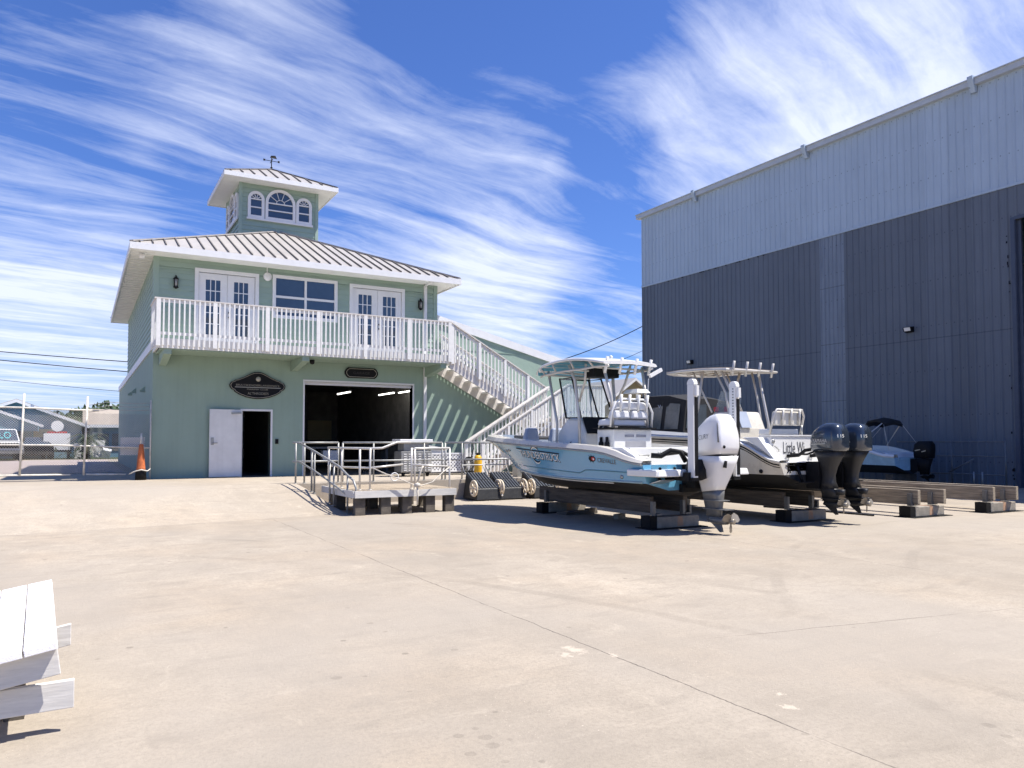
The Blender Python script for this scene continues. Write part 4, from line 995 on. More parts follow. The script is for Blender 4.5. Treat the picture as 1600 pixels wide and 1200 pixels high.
for sx in (-1, 1):
    an = MB(); x = sx * .53; y = -.62
    an.box(x - .05, y - .07, .99, x + .05, y + .07, 2.60); an.prism([(x - .045, y + .085 * math.cos(a * math.pi / 8), 2.602 + .10 * math.sin(a * math.pi / 8)) for a in range(9)], (.09, 0, 0)); an.box(x - .03, y - .13, 2.40, x + .03, y - .071, 2.58)
    ao = an.build('anchor_pole', M['gel'], b1)
    m = MB(); m.box(x - .025, y - .078, 1.02, x + .053, y - .071, 2.38); m.build('pole_channel', M['black'], ao)
    m = MB()
    for k in range(26):
        z = 1.25 + k * .052; m.box(x - .054, y - .03, z, x - .051, y + .0, z + .022)
    if sx > 0: m.build('pole_slot', M['mid'], ao)
    m = MB(); m.box(x - .08, y - .06, .93, x + .08, -.02, .99); m.box(x - .12, y + .0, .93, x + .12, y + .12, 1.08); m.build('pole_bracket', M['black'], ao)
m = MB(); m.loft([sup(.09, .13, -.48, 1.30, cx=-.34), sup(.14, .17, -.50, 1.12, cx=-.34), sup(.13, .17, -.52, .97, cx=-.34), sup(.05, .08, -.52, .93, cx=-.34)], True); m.build('pump_bag', M['black'], b1)

# ---- boat 2: cream centre console with twin motors
b2 = thing('centre_console_boat', 'cream centre console boat with twin dark outboards and slatted tubular top', 'boat', (12.97, 10.4, 0), 0, 'boats stored on timber bunks', local=True)
P2 = dict(L=6.9, yk=5.3, yc=6.0,
          keel=[(0, .62), (.7, .60), (.88, .66), (1, .85)], chz=[(0, .965), (.35, .95), (.6, .99), (.8, 1.08), (1, 1.3)],
          chb=[(0, 1.08), (.35, 1.1), (.6, 1.0), (.75, .82), (.88, .5), (1, .03)],
          shz=[(0, 1.20), (.02, 1.21), (.05, 1.27), (.09, 1.40), (.13, 1.53), (.18, 1.62), (.3, 1.66), (.6, 1.74), (1, 1.92)],
          shb=[(0, 1.18), (.3, 1.22), (.55, 1.22), (.72, 1.1), (.84, .88), (.92, .6), (1, .05)])
h2, rows2, px2 = make_hull(b2, P2, M['cream'], mat('black bottom paint', (.022, .022, .022), .8, var=.4), 3, 3)
R2 = make_deck(b2, P2, rows2, M['gel'], M['gel'], .035, .05, .2, lambda y: 1.15)
h1_, h1 = h1, h2
for dz, rad, nm, mt in ((.005, .016, 'upper_stripe', M['black']), (-.045, .010, 'lower_stripe', M['black'])):
    m = MB(); m.tube([px2(y, hermite(P2['shz'], min(1, y / 6.9)) - .05 + dz, -.002) for y in [.04 + .14 * i for i in range(44)]], rad, 6); m.build(nm, mt, h2)
m = MB(); ys = [.5 + .13 * i for i in range(46)]
for a, b in zip(ys, ys[1:]):
    za, zb = [hermite(P2['shz'], q / 6.9) for q in (a, b)]
    xa, xb = px2(a, za - .03)[0], px2(b, zb - .03)[0]
    m.add([(xa + .01, a, za + .06), (xb + .01, b, zb + .06), (xb + .15, b, zb + .058), (xa + .15, a, za + .058)], [(0, 1, 2, 3)])
m.build('grip_deck', M['greyg'], b2)
m = MB(); m.box(-.98, .42, 1.0, .98, .56, 1.72); m.box(-1.0, .0, 1.02, 1.0, .42, 1.225)
m.prism([(-1.17, .10, 1.22), (-1.17, .56, 1.50), (-1.17, 1.0, 1.70), (-1.17, .56, 1.70), (-1.17, .30, 1.42)], (.19, 0, 0)); m.prism([(.98, .10, 1.22), (.98, .56, 1.50), (.98, 1.0, 1.70), (.98, .56, 1.70), (.98, .30, 1.42)], (.19, 0, 0))
bk = m.build('transom_bulkhead', M['gel'], b2, bevel=.015)
m = MB(); m.box(-1.0, .40, 1.725, 1.0, .66, 1.75); m.build('transom_coaming', M['gel'], b2)
lettering('Little Wi', lambda u, v: (-.62 + .62 * u, .415, 1.37 + .24 * v), mat('grey lettering', (.06, .06, .065), .5), bk)
m = MB(); m.tube([(-.98, .38, 1.52), (-.95, .36, 1.54), (-.80, .36, 1.44), (-.78, .39, 1.42)], .012); m.lathe([(.001, -.02), (.04, -.015), (.045, 0)], (-.9, .42, 1.62), 10, axis='Y'); m.tube([(.15, .60, 1.75), (.15, .60, 1.95)], .02); m.build('deck_fitting', M['steel'], b2)
m = MB()
def star(cx_, z):
    for a, r_ in ((2.6, .10), (1.9, .09), (-1.2, .11), (-2.0, .10)):
        m.tube([(cx_, -.004, z), (cx_ + r_ * .6 * math.cos(a) + .02, -.006, z + r_ * .6 * math.sin(a)), (cx_ + r_ * math.cos(a), -.004, z + r_ * math.sin(a))], .012, 5)
star(-.95, 1.10); star(.95, 1.10); m.bar((-.82, -.004, 1.16), (-.55, -.004, 1.16), .005, .012); m.bar((-.82, -.004, 1.13), (-.6, -.004, 1.13), .005, .012)
m.build('stern_emblem', M['black'], h2)
for y in (.55, 1.05): m = MB(); m.lathe([(.001, -.03), (.035, -.025), (.045, .0)], px2(y, 1.02), 10, axis='X'); m.build('through_hull_fitting', M['black'], h2)
m = MB(); m.lathe([(.001, -.015), (.03, 0)], (-.58, -.002, 1.08), 10, axis='Y'); m.build('through_hull_fitting', M['black'], h2)
for sx in (-1, 1):
    m = MB(); m.obox((sx * .75, -.15, .80), (.36, .30, .015), (R(-14), 0, 0)); m.build('trim_tab', M['black'], b2)
    m = MB(); m.tube([(sx * .72, -.01, 1.12), (sx * .72, -.14, .82)], .03); m.build('tab_actuator', M['black'], b2)
def dark_outboard(parent, x, label=None):
    c = -.45; Z = .22
    m = MB(); rings = [sup(.13, .17, c + .02, .72, e=3), sup(.10, .135, c + .03, .84, e=3), sup(.095, .13, c + .03, .96, e=3), sup(.12, .16, c + .02, 1.12, e=3.2), sup(.155, .215, c + .0, 1.28, e=3.6), sup(.20, .285, c - .01, 1.43, e=4)]
    for r_ in rings: r_[:] = [(p[0] + x, p[1], p[2]) for p in r_]
    m.loft(rings, True); mid = m.build('outboard_motor', M['plastic'], parent)
    m = MB(); rings = [sup(.225, .32, c - .01, 1.435, e=4.5, cx=x), sup(.238, .335, c - .01, 1.50, e=4.2, cx=x), sup(.238, .335, c - .01, 1.70, e=4, cx=x), sup(.228, .32, c - .02, 1.80, e=3.8, cx=x), sup(.205, .28, c - .035, 1.88, e=3.4, cx=x), sup(.165, .21, c - .05, 1.94, e=3, cx=x), sup(.09, .11, c - .06, 1.975, e=2.6, cx=x)]
    for r_ in rings: r_[:] = [(p[0], p[1], p[2] - max(0, p[2] - 1.6) * max(0, p[1] - c) * .8) for p in r_]
    m.loft(rings, True); cw = m.build('cowling', M['navy'], mid)
    sf = surf(cw); sr = surf(cw, -1, 'Y'); lettering('YAMAHA', lambda u, v: sf((0, c + .20 - .33 * u, 1.595 + .07 * v)), M['alu'], cw)
    lettering('115', lambda u, v: sr((x - .17 + .15 * u, 0, 1.69 + .06 * v)), whl, cw)
    m = MB(); m.lathe([(.001, -.01), (.028, -.008), (.03, 0)], (x - .10, c - .325, 1.50), 12, axis='Y'); m.bar((x - .238, c + .26, 1.555), (x - .244, c - .10, 1.575), .006, .014); m.build('cowl_badge', M['steel'], cw)
    m = MB(); m.loft([sup(.06, .17, c + .0, .46, e=2.6, cx=x), sup(.075, .19, c - .01, .62, e=2.8, cx=x), sup(.13, .16, c + .03, .74, e=3, cx=x)], True)
    m.box(x - .10, c - .33, .505, x + .10, c + .14, .52); m.loft([sup(.05, .10, c - .21, .60, e=3, cx=x), sup(.075, .12, c - .20, .70, e=3, cx=x)], True)
    m.lathe([(.001, .18), (.03, .15), (.058, .05), (.06, -.12), (.045, -.22), (.001, -.23)], (x, c - .01, .41), 16, axis='Y'); m.loft([sup(.05, .14, c, .47, e=2.5, cx=x), sup(.04, .14, c, .38, e=2.5, cx=x)], True)
    m.prism([(x - .01, c + .12, .38), (x - .01, c - .12, .38), (x - .01, c - .18, .22), (x - .01, c - .12, .21)], (.02, 0, 0)); m.build('lower_unit', M['plastic'], mid)
    m = MB(); propeller(m, (x, c - .30, .41), .165); m.build('propeller', M['bronze'], mid)
    m = MB(); m.box(x - .15, -.32, .70, x + .15, -.02, 1.22); m.build('mount_bracket', M['black'], mid)
    m = MB(); m.tube([(x - .05, c + .32, 1.47), (x - .08, .05, 1.44), (x - .10, .2, 1.34), (x - .2, .4, 1.32)], .035, 8); m.tube([(x + .05, c + .3, 1.45), (x + .04, .1, 1.36), (x - .1, .4, 1.36)], .02, 8); m.build('rigging_hose', M['black'], mid)
dark_outboard(b2, -.33); dark_outboard(b2, .35)
m = MB(); m.prism([(-.42, 1.75, 1.15), (-.42, 3.0, 1.25), (-.42, 2.9, 2.05), (-.42, 2.55, 2.28), (-.42, 1.95, 2.28), (-.42, 1.8, 1.9)], (.84, 0, 0)); con = m.build('console', M['cream'], b2, bevel=.05)
m = MB(); m.prism([(-.36, 1.78, 1.92), (-.36, 1.93, 2.27), (-.36, 1.915, 2.28), (-.36, 1.76, 1.92)], (.3, 0, 0)); m.build('dash_panel', M['cush'], con)
m = MB(); P = [(-.40, 2.55, 2.28), (.40, 2.55, 2.28), (.33, 2.42, 2.75), (-.33, 2.42, 2.75)]; m.add(P, [(0, 1, 2, 3)]); m.build('windshield_pane', M['clear'], con)
# tubular top
m = MB(); TZ = 3.17
cor = [(-.83, 1.85), (.83, 1.85), (.83, 3.75), (-.83, 3.75)]
tzf = lambda y: TZ + .05 * math.sin(math.pi * (y - 1.6) / 2.6) + .02 * (y - 1.8)
m.tube([(x, y, tzf(y)) for x, y in ((-.78, 1.8), (0, 1.75), (.78, 1.8), (.78, 2.5), (.78, 3.2), (.74, 3.75), (.4, 3.9), (-.4, 3.9), (-.74, 3.75), (-.78, 3.2), (-.78, 2.5))], .028, 8, closed=True)
for y in (2.1, 2.5, 2.9, 3.3, 3.65): m.tube([(-.77, y, tzf(y)), (.77, y, tzf(y))], .02, 8)
for x in (-.42, 0, .42): m.tube([(x, y, tzf(y) + .01) for y in (1.78, 2.3, 2.9, 3.4, 3.88)], .018, 8)
tt = m.build('tubular_top', M['alu'], b2)
m = MB(); m.loft([[(-.74, y, tzf(y) + .035), (.74, y, tzf(y) + .035), (.74, y, tzf(y) + .045), (-.74, y, tzf(y) + .045)] for y in (1.85, 2.3, 2.7, 3.1, 3.5, 3.8)], True); m.build('canvas_panel', mat('tan canvas', (.46, .38, .31), .85, var=.1), tt)
r0 = None
for x in (-.60, -.2, .2, .60):
    if r0: dup(r0, (x + .60, 0, 0), tt); continue
    m = MB(); m.tube([(x, 1.80, TZ - .12), (x, 1.73, TZ + .20)], .028, 8); r0 = m.build('rod_holder', M['alu'], tt)
m = MB()
for sx in (-1, 1):
    x = sx * .48
    m.tube([(x, 1.75, 1.15), (x, 1.78, 2.0), (x, 1.95, 2.7), (x + sx * .1, 2.15, tzf(2.15))], .03, 8); m.tube([(x, 1.95, 1.15), (x, 1.98, 2.0), (x, 2.12, 2.7), (x + sx * .1, 2.35, tzf(2.35))], .024, 8)
    m.tube([(x, 3.45, 1.20), (x + sx * .04, 2.95, 2.4), (x + sx * .1, 2.72, tzf(2.7))], .03, 8); m.tube([(x, 2.55, 2.28), (x + sx * .06, 3.1, tzf(3.1))], .022, 8)
m.build('top_support', M['alu'], b2)
m = MB(); m.box(-.42, .88, 1.15, .42, 1.25, 1.75); rbox(m, -.42, .9, 1.76, .42, 1.25, 1.88, .02, 0, 0); m.build('leaning_post', M['gel'], b2, bevel=.02)
m = MB(); rbox(m, -.40, .82, 1.95, .40, .95, 2.25, .04, .0, .02); m.build('seat_back', M['cream'], b2, bevel=.03)
m = MB(); m.tube([(-.46, .9, 1.75), (-.46, .80, 2.15), (-.38, .78, 2.28), (.38, .78, 2.28), (.46, .80, 2.15), (.46, .9, 1.75)], .024, 8)
for x in (-.2, .05, .3): m.tube([(x, .79, 1.95), (x, .77, 2.3)], .026, 8)
m.build('seat_frame', M['alu'], b2)
m = MB(); m.obox((.25, 2.7, 2.36), (.3, .2, .14), (0, 0, .3)); m.obox((-.3, 2.6, 2.35), (.1, .1, .12)); m.build('life_vest', M['red'], b2, bevel=.03)
h1 = h1_

# ---- boat 3: black canvas enclosure behind
b3 = thing('cuddy_boat', 'white cuddy boat with a black canvas enclosure behind the cream boat', 'boat', (16.0, 16.2, 0), R(4), 'boats stored on timber bunks', local=True)
P3 = dict(L=7.0, yk=5.4, yc=6.1, keel=[(0, .62), (.8, .62), (1, .9)], chz=[(0, .95), (.6, 1.0), (1, 1.3)], chb=[(0, 1.1), (.6, 1.0), (.85, .55), (1, .03)],
          shz=[(0, 1.75), (.5, 1.9), (1, 2.15)], shb=[(0, 1.2), (.55, 1.22), (.8, .95), (.92, .6), (1, .05)])
h3, rows3, px3 = make_hull(b3, P3, M['gel'], M['bottom']); make_deck(b3, P3, rows3, M['gel'], M['gel'], .03, .05, .2, lambda y: 1.9 if y > 3.4 else 1.2)
m = MB(); m.loft([[(-1.05, y, z0), (1.05, y, z0), (.9, y, z1), (0, y, z1 + .08), (-.9, y, z1)] for y, z0, z1 in ((.5, 1.85, 2.8), (1.2, 1.86, 2.96), (2.4, 1.88, 2.98), (3.0, 1.9, 2.8), (3.9, 1.95, 2.05))], True, 0, False); cv = m.build('canvas_enclosure', M['canvas'], b3)
m = MB()
for (y0, y1) in ((.7, 1.25), (1.4, 2.3)):
    m.add([(-1.055, y0, 1.98), (-1.055, y1, 1.98), (-.925, y1, 2.75), (-.935, y0, 2.70)], [(0, 1, 2, 3)])
m.add([(-.95, .48, 2.0), (-.1, .48, 2.0), (-.1, .48, 2.7), (-.85, .48, 2.65)], [(0, 1, 2, 3)]); m.build('clear_curtain', M['tint'], cv)
m = MB(); m.tube([(-.98, .9, 1.95), (-.93, 1.6, 2.7)], .015); m.tube([(-.98, 1.9, 1.95), (-.93, 1.5, 2.7)], .015); m.build('canvas_bow', M['alu'], cv)

# ---- boat 4: pale blue bowrider by the warehouse
b4 = thing('bowrider_boat', 'pale blue bowrider boat with black bimini and black outboard against the warehouse wall', 'boat', (26.35, 17.2, 0), 0, 'boats stored on timber bunks', local=True)
P4 = dict(L=5.9, yk=4.6, yc=5.2, keel=[(0, .45), (.8, .45), (1, .8)], chz=[(0, .76), (.6, .80), (1, 1.1)], chb=[(0, 1.0), (.6, .92), (.85, .5), (1, .03)],
          shz=[(0, 1.05), (.08, 1.08), (.14, 1.18), (.3, 1.36), (.6, 1.40), (1, 1.5)], shb=[(0, 1.06), (.55, 1.1), (.8, .85), (.92, .5), (1, .05)])
h4, rows4, px4 = make_hull(b4, P4, mat('pale blue gelcoat', (.34, .52, .62), .25), mat('navy bottom', (.02, .03, .045), .7)); make_deck(b4, P4, rows4, M['gel'], M['gel'], .03, .10, .2, lambda y: .95)
m = MB(); rbox(m, -.9, .35, .95, .9, .8, 1.22, .04, .05, .05); m.build('seat_bench', M['vinyl'], b4, bevel=.04); m = MB(); rbox(m, -.9, 1.9, .95, -.35, 2.3, 1.45, .04, .04, .04); m.build('helm_seat', M['vinyl'], b4, bevel=.04)
m = MB(); m.loft([[(-.55, y, z), (0, y, z + .08), (.55, y, z), (.54, y, z - .09), (0, y, z - .01), (-.54, y, z - .09)] for y, z in ((.72, 2.26), (.82, 2.40), (1.1, 2.45), (1.4, 2.40), (1.52, 2.24))], True); bi = m.build('bimini_top', M['canvas'], b4)
m = MB()
for sx in (-1, 1):
    m.tube([(sx * .55, .8, 2.3), (sx * .98, 1.7, 1.45)], .022, 6); m.tube([(sx * .55, 1.5, 2.3), (sx * .98, 1.7, 1.45)], .012, 6); m.tube([(sx * .55, .74, 2.25), (sx * .98, .25, 1.3)], .008, 5); m.tube([(sx * .55, 1.52, 2.25), (sx * .95, 2.6, 1.45)], .008, 5)
m.build('bimini_frame', M['alu'], bi)
m = MB(); m.add([(-.9, 2.6, 1.48), (.9, 2.6, 1.48), (.75, 2.2, 1.85), (-.75, 2.2, 1.85)], [(0, 1, 2, 3)]); m.build('windshield_pane', M['clear'], b4)
c = -.45
m = MB(); m.loft([sup(.10, .15, c, .45), sup(.14, .2, c, .75), sup(.2, .28, c, 1.02)], True); mo = m.build('outboard_motor', M['black'], b4)
m = MB(); m.loft([sup(.22, .31, c, 1.03, e=4), sup(.24, .34, c, 1.3, e=4), sup(.22, .32, c - .02, 1.52, e=4), sup(.14, .22, c - .05, 1.64, e=3.5)], True); m.build('cowling', M['black'], mo)
m = MB(); m.bar((-.243, c + .2, 1.30), (-.243, c + .0, 1.34), .005, .03); m.bar((-.243, c - .05, 1.26), (-.243, c - .2, 1.3), .005, .03); m.build('cowl_badge', M['steel'], mo)
m = MB(); m.lathe([(.001, .2), (.06, .05), (.055, -.2), (.001, -.22)], (0, c, .36), 12, axis='Y'); m.box(-.1, c - .3, .44, .1, c + .12, .455); m.prism([(-.01, c + .1, .36), (-.01, c - .12, .36), (-.01, c - .16, .2)], (.02, 0, 0)); propeller(m, (0, c - .26, .36), .16); m.box(-.14, -.28, .55, .14, 0, 1.0); m.build('lower_unit', M['black'], mo)
m = MB(); m.box(-.7, .3, 0, .7, .6, .44); m.box(-.7, 3.2, 0, .7, 3.5, .44)
tag(m.build('boat_cradle', M['dwood'], origin=(0, 0, 0)), 'dark timber cradle under the pale blue bowrider', 'cradle').location = (26.35, 17.2, 0)

# ================================================================ bunk racks
rustblk = None
def concrete_stand(x, y, label, w=1.12, far=False):
    """concrete footing with steel uprights that hold two bunk timbers"""
    global rustblk
    if rustblk: return dup_tree(rustblk, (x, y, 0), label)
    s = thing('bunk_stand', label, 'stand', (x, y, 0), 0, 'concrete stands under the bunk timbers', local=True)
    m = MB(); m.box(-w / 2 + .10, -.14, .012, w / 2, .14, .22); ft = m.build('footing', M['block'], s, bevel=.015)
    m = MB(); m.box(-w / 2 - .12, -.26, 0, w / 2 + .12, .24, .012); m.build('base_plate', M['black'], s)
    m = MB(); m.prism([(.02, -.1425, .03), (.17, -.1425, .04), (.15, -.1425, .215), (.03, -.1425, .215)], (0, .002, 0)); m.add([(.03, -.14, .2225), (.15, -.14, .2225), (.17, .12, .2225), (.0, .12, .2225)], [(0, 1, 2, 3)]); m.build('rust_streak', M['rust'], ft)
    m = MB(); m.box(-w / 2 - .07, -.13, .013, -w / 2 + .10, .13, .235); m.build('steel_socket', M['black'], s)
    for sx in (-1, 1):
        m = MB(); x_ = sx * .36
        m.box(x_ - .115, -.045, .24, x_ - .055, .045, .50); m.box(x_ - .052, -.07, .242, x_ + .07, .07, .268)
        if sx > 0: m.box(x_ + .055, -.045, .24, x_ + .10, .045, .40)
        m.build('upright', M['mid'], s)
    rustblk = s; return s
bm0 = None
names = ['under the light blue boat', 'under the cream boat', 'empty rack beside the dark motors', 'empty rack farthest right']
for k, (xr, yf, yr) in enumerate(((9.75, 11.2, 14.95), (12.92, 10.85, 14.9), (15.98, 10.22, 15.6), (18.5, 10.05, 15.6))):
    concrete_stand(xr, yf, 'concrete stand with steel uprights, near end, ' + names[k])
    concrete_stand(xr, yr, 'concrete stand with steel uprights, far end, ' + names[k])
    for sx, nm in ((-1, 'left'), (1, 'right')):
        l = nm + ' long bunk timber ' + names[k]
        y0 = yf - (.28 if k > 1 else -.02) + (.12 if sx < 0 else 0)
        if sx < 0: m = MB(); m.box(-.05, 0, 0, .05, yr - yf + (.5 if k > 1 else .22), .31); bm0 = m.build('bunk_timber', M['shadebeam'] if k < 2 else M['beam'], bevel=.012); c_ = bm0
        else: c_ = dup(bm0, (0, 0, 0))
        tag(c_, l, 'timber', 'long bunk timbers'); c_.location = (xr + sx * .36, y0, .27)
m = MB(); m.obox((0, 0, .05), (.30, .12, .10), (0, 0, .4)); tag(m.build('wood_chock', M['wood']), 'small wooden chock lying in the shadow between the two stands of the light blue boat', 'wood block').location = (9.9, 13.0, 0)
m = MB(); m.obox((0, 0, .03), (.9, .35, .06), (0, 0, .1)); m.obox((.3, -.1, .09), (.3, .12, .06), (0, 0, .3)); tag(m.build('wood_offcut', M['dwood']), 'flat dark timber offcut beside the bow stand of the light blue boat', 'timber').location = (9.75, 14.35, 0)
m = MB(); m.tube([(14.7, 13.5, .02), (14.9, 12, .02), (15.0, 10.7, .02)], .02, 6); tag(m.build('ground_pipe', M['black'], origin=(14.9, 12, 0)), 'thin dark pipe lying on the concrete left of the empty rack', 'pipe')
M['rope'] = mat('old rope', (.55, .50, .42), .8, var=.15, scale=20)
# ================================================================ dock things
def pipe_rail(name, label, posts, tops, mids=(), extra=(), r=.026, mt='galv'):
    t = thing(name, label, 'railing', posts[0][0], 0, 'pipe railings round the dock')
    for (b, h) in posts:
        m = MB(); m.tube([b, (b[0], b[1], b[2] + h)], r * .92, 8); m.lathe([(r * 2, 0), (r * 2, .012), (r, .014)], b, 10); m.build('post', M[mt], t)
    for p in tops: m = MB(); m.tube(p, r, 8); m.build('top_rail', M[mt], t)
    for p in mids: m = MB(); m.tube(p, r * .9, 8); m.build('middle_rail', M[mt], t)
    return t
RY = 19.75
pipe_rail('pipe_railing', 'galvanised pipe railing along the dock edge, left of the gap, in front of the garage', [((x, RY, Z0), 1.04) for x in (4.80, 5.02, 5.90)],
          [[(4.72, RY, Z0 + 1.04), (5.90, RY, Z0 + 1.04)]], [[(4.72, RY, Z0 + .56), (5.90, RY, Z0 + .56)]])
pipe_rail('pipe_railing', 'long galvanised pipe railing along the dock edge from the garage gap to the black carts', [((x, RY, Z0), 1.04) for x in (6.02, 6.86, 8.32, 8.86, 8.96, 9.48, 10.98, 12.4)],
          [[(6.02, RY, Z0 + 1.04), (8.86, RY, Z0 + 1.04)], [(8.96, RY, Z0 + 1.04), (12.4, RY, Z0 + 1.04)]], [[(6.02, RY, Z0 + .56), (8.86, RY, Z0 + .56)], [(8.96, RY, Z0 + .56), (12.4, RY, Z0 + .56)]])
ra, rb = Vector((4.83, 19.5, Z0)), Vector((5.22, 16.75, .0))
pp = lambda f: ra.lerp(rb, f)
H_ = .98
end = [pp(1) + Vector((0, 0, H_ * .80 + .08)), pp(1) + Vector((.03, -.32, H_ * .74 + .04)), pp(1) + Vector((.05, -.46, H_ * .6)), pp(1) + Vector((.05, -.44, .46)), pp(1) + Vector((.02, -.22, .38)), pp(1) + Vector((0, 0, .42))]
pipe_rail('ramp_handrail', 'sloping galvanised handrail with a rounded end beside the concrete ramp', [(tuple(pp(f)), h) for f, h in ((.28, 1.02), (.34, 1.02), (.66, .96), (.74, .93), (1, .87))],
          [[tuple(pp(0) + Vector((0, 0, H_ + .05)))] + [tuple(pp(f) + Vector((0, 0, H_ + .05 - .1 * f * f))) for f in (.3, .6, .85)] + [tuple(e) for e in end]],
          [[tuple(pp(0) + Vector((0, 0, .56)))] + [tuple(pp(f) + Vector((0, 0, .56 - .14 * f * f))) for f in (.3, .6, .85, 1)]])
# timber platform
pf = thing('timber_platform', 'low timber loading platform on short dark posts beside the ramp', 'platform', (6.4, 16.5, 0))
PX0, PX1, PY0, PY1 = 5.22, 7.62, 16.25, 18.75
p0 = None; x = PX0
k = 0
while PY0 + k * .2 < PY1 - .1:
    y = PY0 + k * .2
    if p0 is None: m = MB(); m.box(PX0 + .02, y, .50, PX1, y + .19, .542); p0 = m.build('deck_board', M['wood'], pf)
    else: dup(p0, (0, k * .2, 0), pf)
    k += 1
m = MB(); m.box(PX0, PY0 - .045, .385, PX1 + .02, PY0 - .002, .535); m.box(PX0 - .03, PY0, .385, PX0 + .015, PY1, .535); m.build('edge_board', M['gwood'], pf)
p0 = None
for x, y in ((5.36, 16.36), (5.95, 16.36), (6.45, 16.36), (7.02, 16.36), (7.5, 16.36), (5.4, 17.9), (6.2, 17.9), (7.0, 17.9), (7.5, 17.9), (5.5, 18.6), (6.3, 18.6), (7.4, 18.6)):
    if p0 is None: m = MB(); m.box(x - .11, y - .09, 0, x + .11, y + .09, .495); p0 = m.build('post', M['dwood'], pf); o0 = (x, y)
    else: dup(p0, (x - o0[0], y - o0[1], 0), pf)
pipe_rail('pipe_railing', 'dull pipe railing along the left edge of the timber platform', [((x, y, .542), h) for x, y, h in ((5.32, 18.6, .93), (5.34, 17.6, .92), (5.40, 16.45, .90), (5.62, 16.4, .92))],
          [[(5.32, 18.65, 1.47), (5.34, 17.6, 1.465), (5.62, 16.4, 1.46), (5.9, 16.4, 1.47), (6.25, 16.4, 1.60), (6.6, 16.45, 1.60)]], [[(5.32, 18.65, 1.04), (5.34, 17.6, 1.02), (5.62, 16.4, 1.03), (6.4, 16.42, 1.10)]], mt='alu')
pipe_rail('pipe_railing', 'leaning weathered pipe rail at the front right of the timber platform, holding rope', [((6.62, 16.45, .542), .93), ((6.70, 16.45, .542), .90), ((7.55, 16.4, .03), 1.42)],
          [[(6.6, 16.45, 1.42), (6.72, 16.45, 1.46), (7.56, 16.4, 1.46)]], [[(6.6, 16.45, 1.09), (7.56, 16.4, 1.03)]], mt='alu')
t = thing('mooring_rope', 'white mooring rope sagging across the front of the timber platform', 'rope', (6.6, 16.2, .5))
m = MB(); m.tube([(5.62, 16.2, 1.03), (5.9, 16.15, .90), (6.3, 16.12, .75), (6.55, 16.1, .64), (6.7, 16.1, .62), (7.0, 16.12, .70), (7.3, 16.2, .92), (7.5, 16.3, 1.02)], .013, 6); m.build('strand', M['rope'], t)
m = MB(); m.tube([(6.62, 16.12, .66), (6.66, 16.08, .85), (6.72, 16.08, 1.02), (6.76, 16.1, 1.06)], .022, 6); m.tube([(6.62, 16.1, .66), (6.62, 16.08, .4), (6.62, 16.09, .2)], .022, 6); m.lathe([(.001, -.06), (.07, -.03), (.07, .03), (.001, .06)], (6.62, 16.1, .64), 10); m.build('knot', M['rope'], t)
m = MB()
ring = [(6.12 + .09 * math.cos(k * .5236), 16.2, .83 + .09 * math.sin(k * .5236)) for k in range(12)]; m.tube(ring, .012, 5, closed=True)
tag(m.build('rope_ring', M['rail'], origin=(6.12, 16.2, .74)), 'white rope loop hanging on the mooring rope at the platform front', 'rope')
# grey louvred cabinet
t = thing('steel_cabinet', 'grey louvred steel cabinet with white top outside the garage opening', 'cabinet', (9.0, 22.3, Z0))
m = MB(); m.box(8.52, 22.0, Z0 + .13, 9.52, 22.6, 1.32); m.box(8.62, 22.05, 1.33, 9.45, 22.55, 1.58); m.build('body', M['steel'], t, bevel=.01)
m = MB()
for z in (.78, .85, .92, .99, 1.06, 1.13, 1.20, 1.27):
    for k in range(6): x = 8.60 + k * .158; m.box(x, 21.985, z - .05, x + .09, 21.998, z - .02)
m.build('louvre', M['gel'], t)
m = MB(); m.box(8.46, 21.95, 1.59, 9.54, 22.65, 1.69); m.build('top', M['white'], t, bevel=.015)
for x in (8.62, 9.42):
    m = MB(); m.lathe([(.001, -.03), (.07, -.03), (.07, .03), (.001, .03)], (x, 22.1, Z0 + .07), 12, axis='X'); m.build('castor', M['black'], t)
t = thing('lattice_box', 'white lattice sided deck box left of the stair foot', 'box', (10.5, 22.9, Z0))
lx0, lx1, lz0, lz1, ly = 9.75, 11.35, Z0 + .10, 1.26, 22.6
m = MB(); m.box(lx0, ly, lz0, lx1, ly + .03, lz0 + .05); m.box(lx0, ly, lz1 - .05, lx1, ly + .03, lz1); m.box(lx0, ly, lz0 + .05, lx0 + .05, ly + .03, lz1 - .05); m.box(lx1 - .05, ly, lz0 + .05, lx1, ly + .03, lz1 - .05)
def clip_line(x0, z0, dx, dz, a, b, c_, d):
    t0, t1 = -1e9, 1e9
    for p, v, lo, hi in ((x0, dx, a, b), (z0, dz, c_, d)):
        u, w = sorted(((lo - p) / v, (hi - p) / v)); t0 = max(t0, u); t1 = min(t1, w)
    return (t0, t1) if t1 > t0 + .01 else None
k = -1.2
while k < 2.9:
    for s, off in ((1, 0), (-1, .006)):
        q = clip_line(lx0 + k, lz0 + .05 if s > 0 else lz1 - .05, 1, s, lx0 + .05, lx1 - .05, lz0 + .05, lz1 - .05)
        if q:
            P = [(lx0 + k + u, ly + .01 + off, (lz0 + .05 if s > 0 else lz1 - .05) + s * u) for u in q]; m.bar(P[0], P[1], .006, .045, up=(0, .0, 1)) if False else m.add([(P[0][0] - .03, P[0][1], P[0][2]), (P[0][0] + .03, P[0][1], P[0][2]), (P[1][0] + .03, P[1][1], P[1][2]), (P[1][0] - .03, P[1][1], P[1][2])], [(0, 1, 2, 3)])
    k += .115
m.build('lattice_panel', M['white'], t)
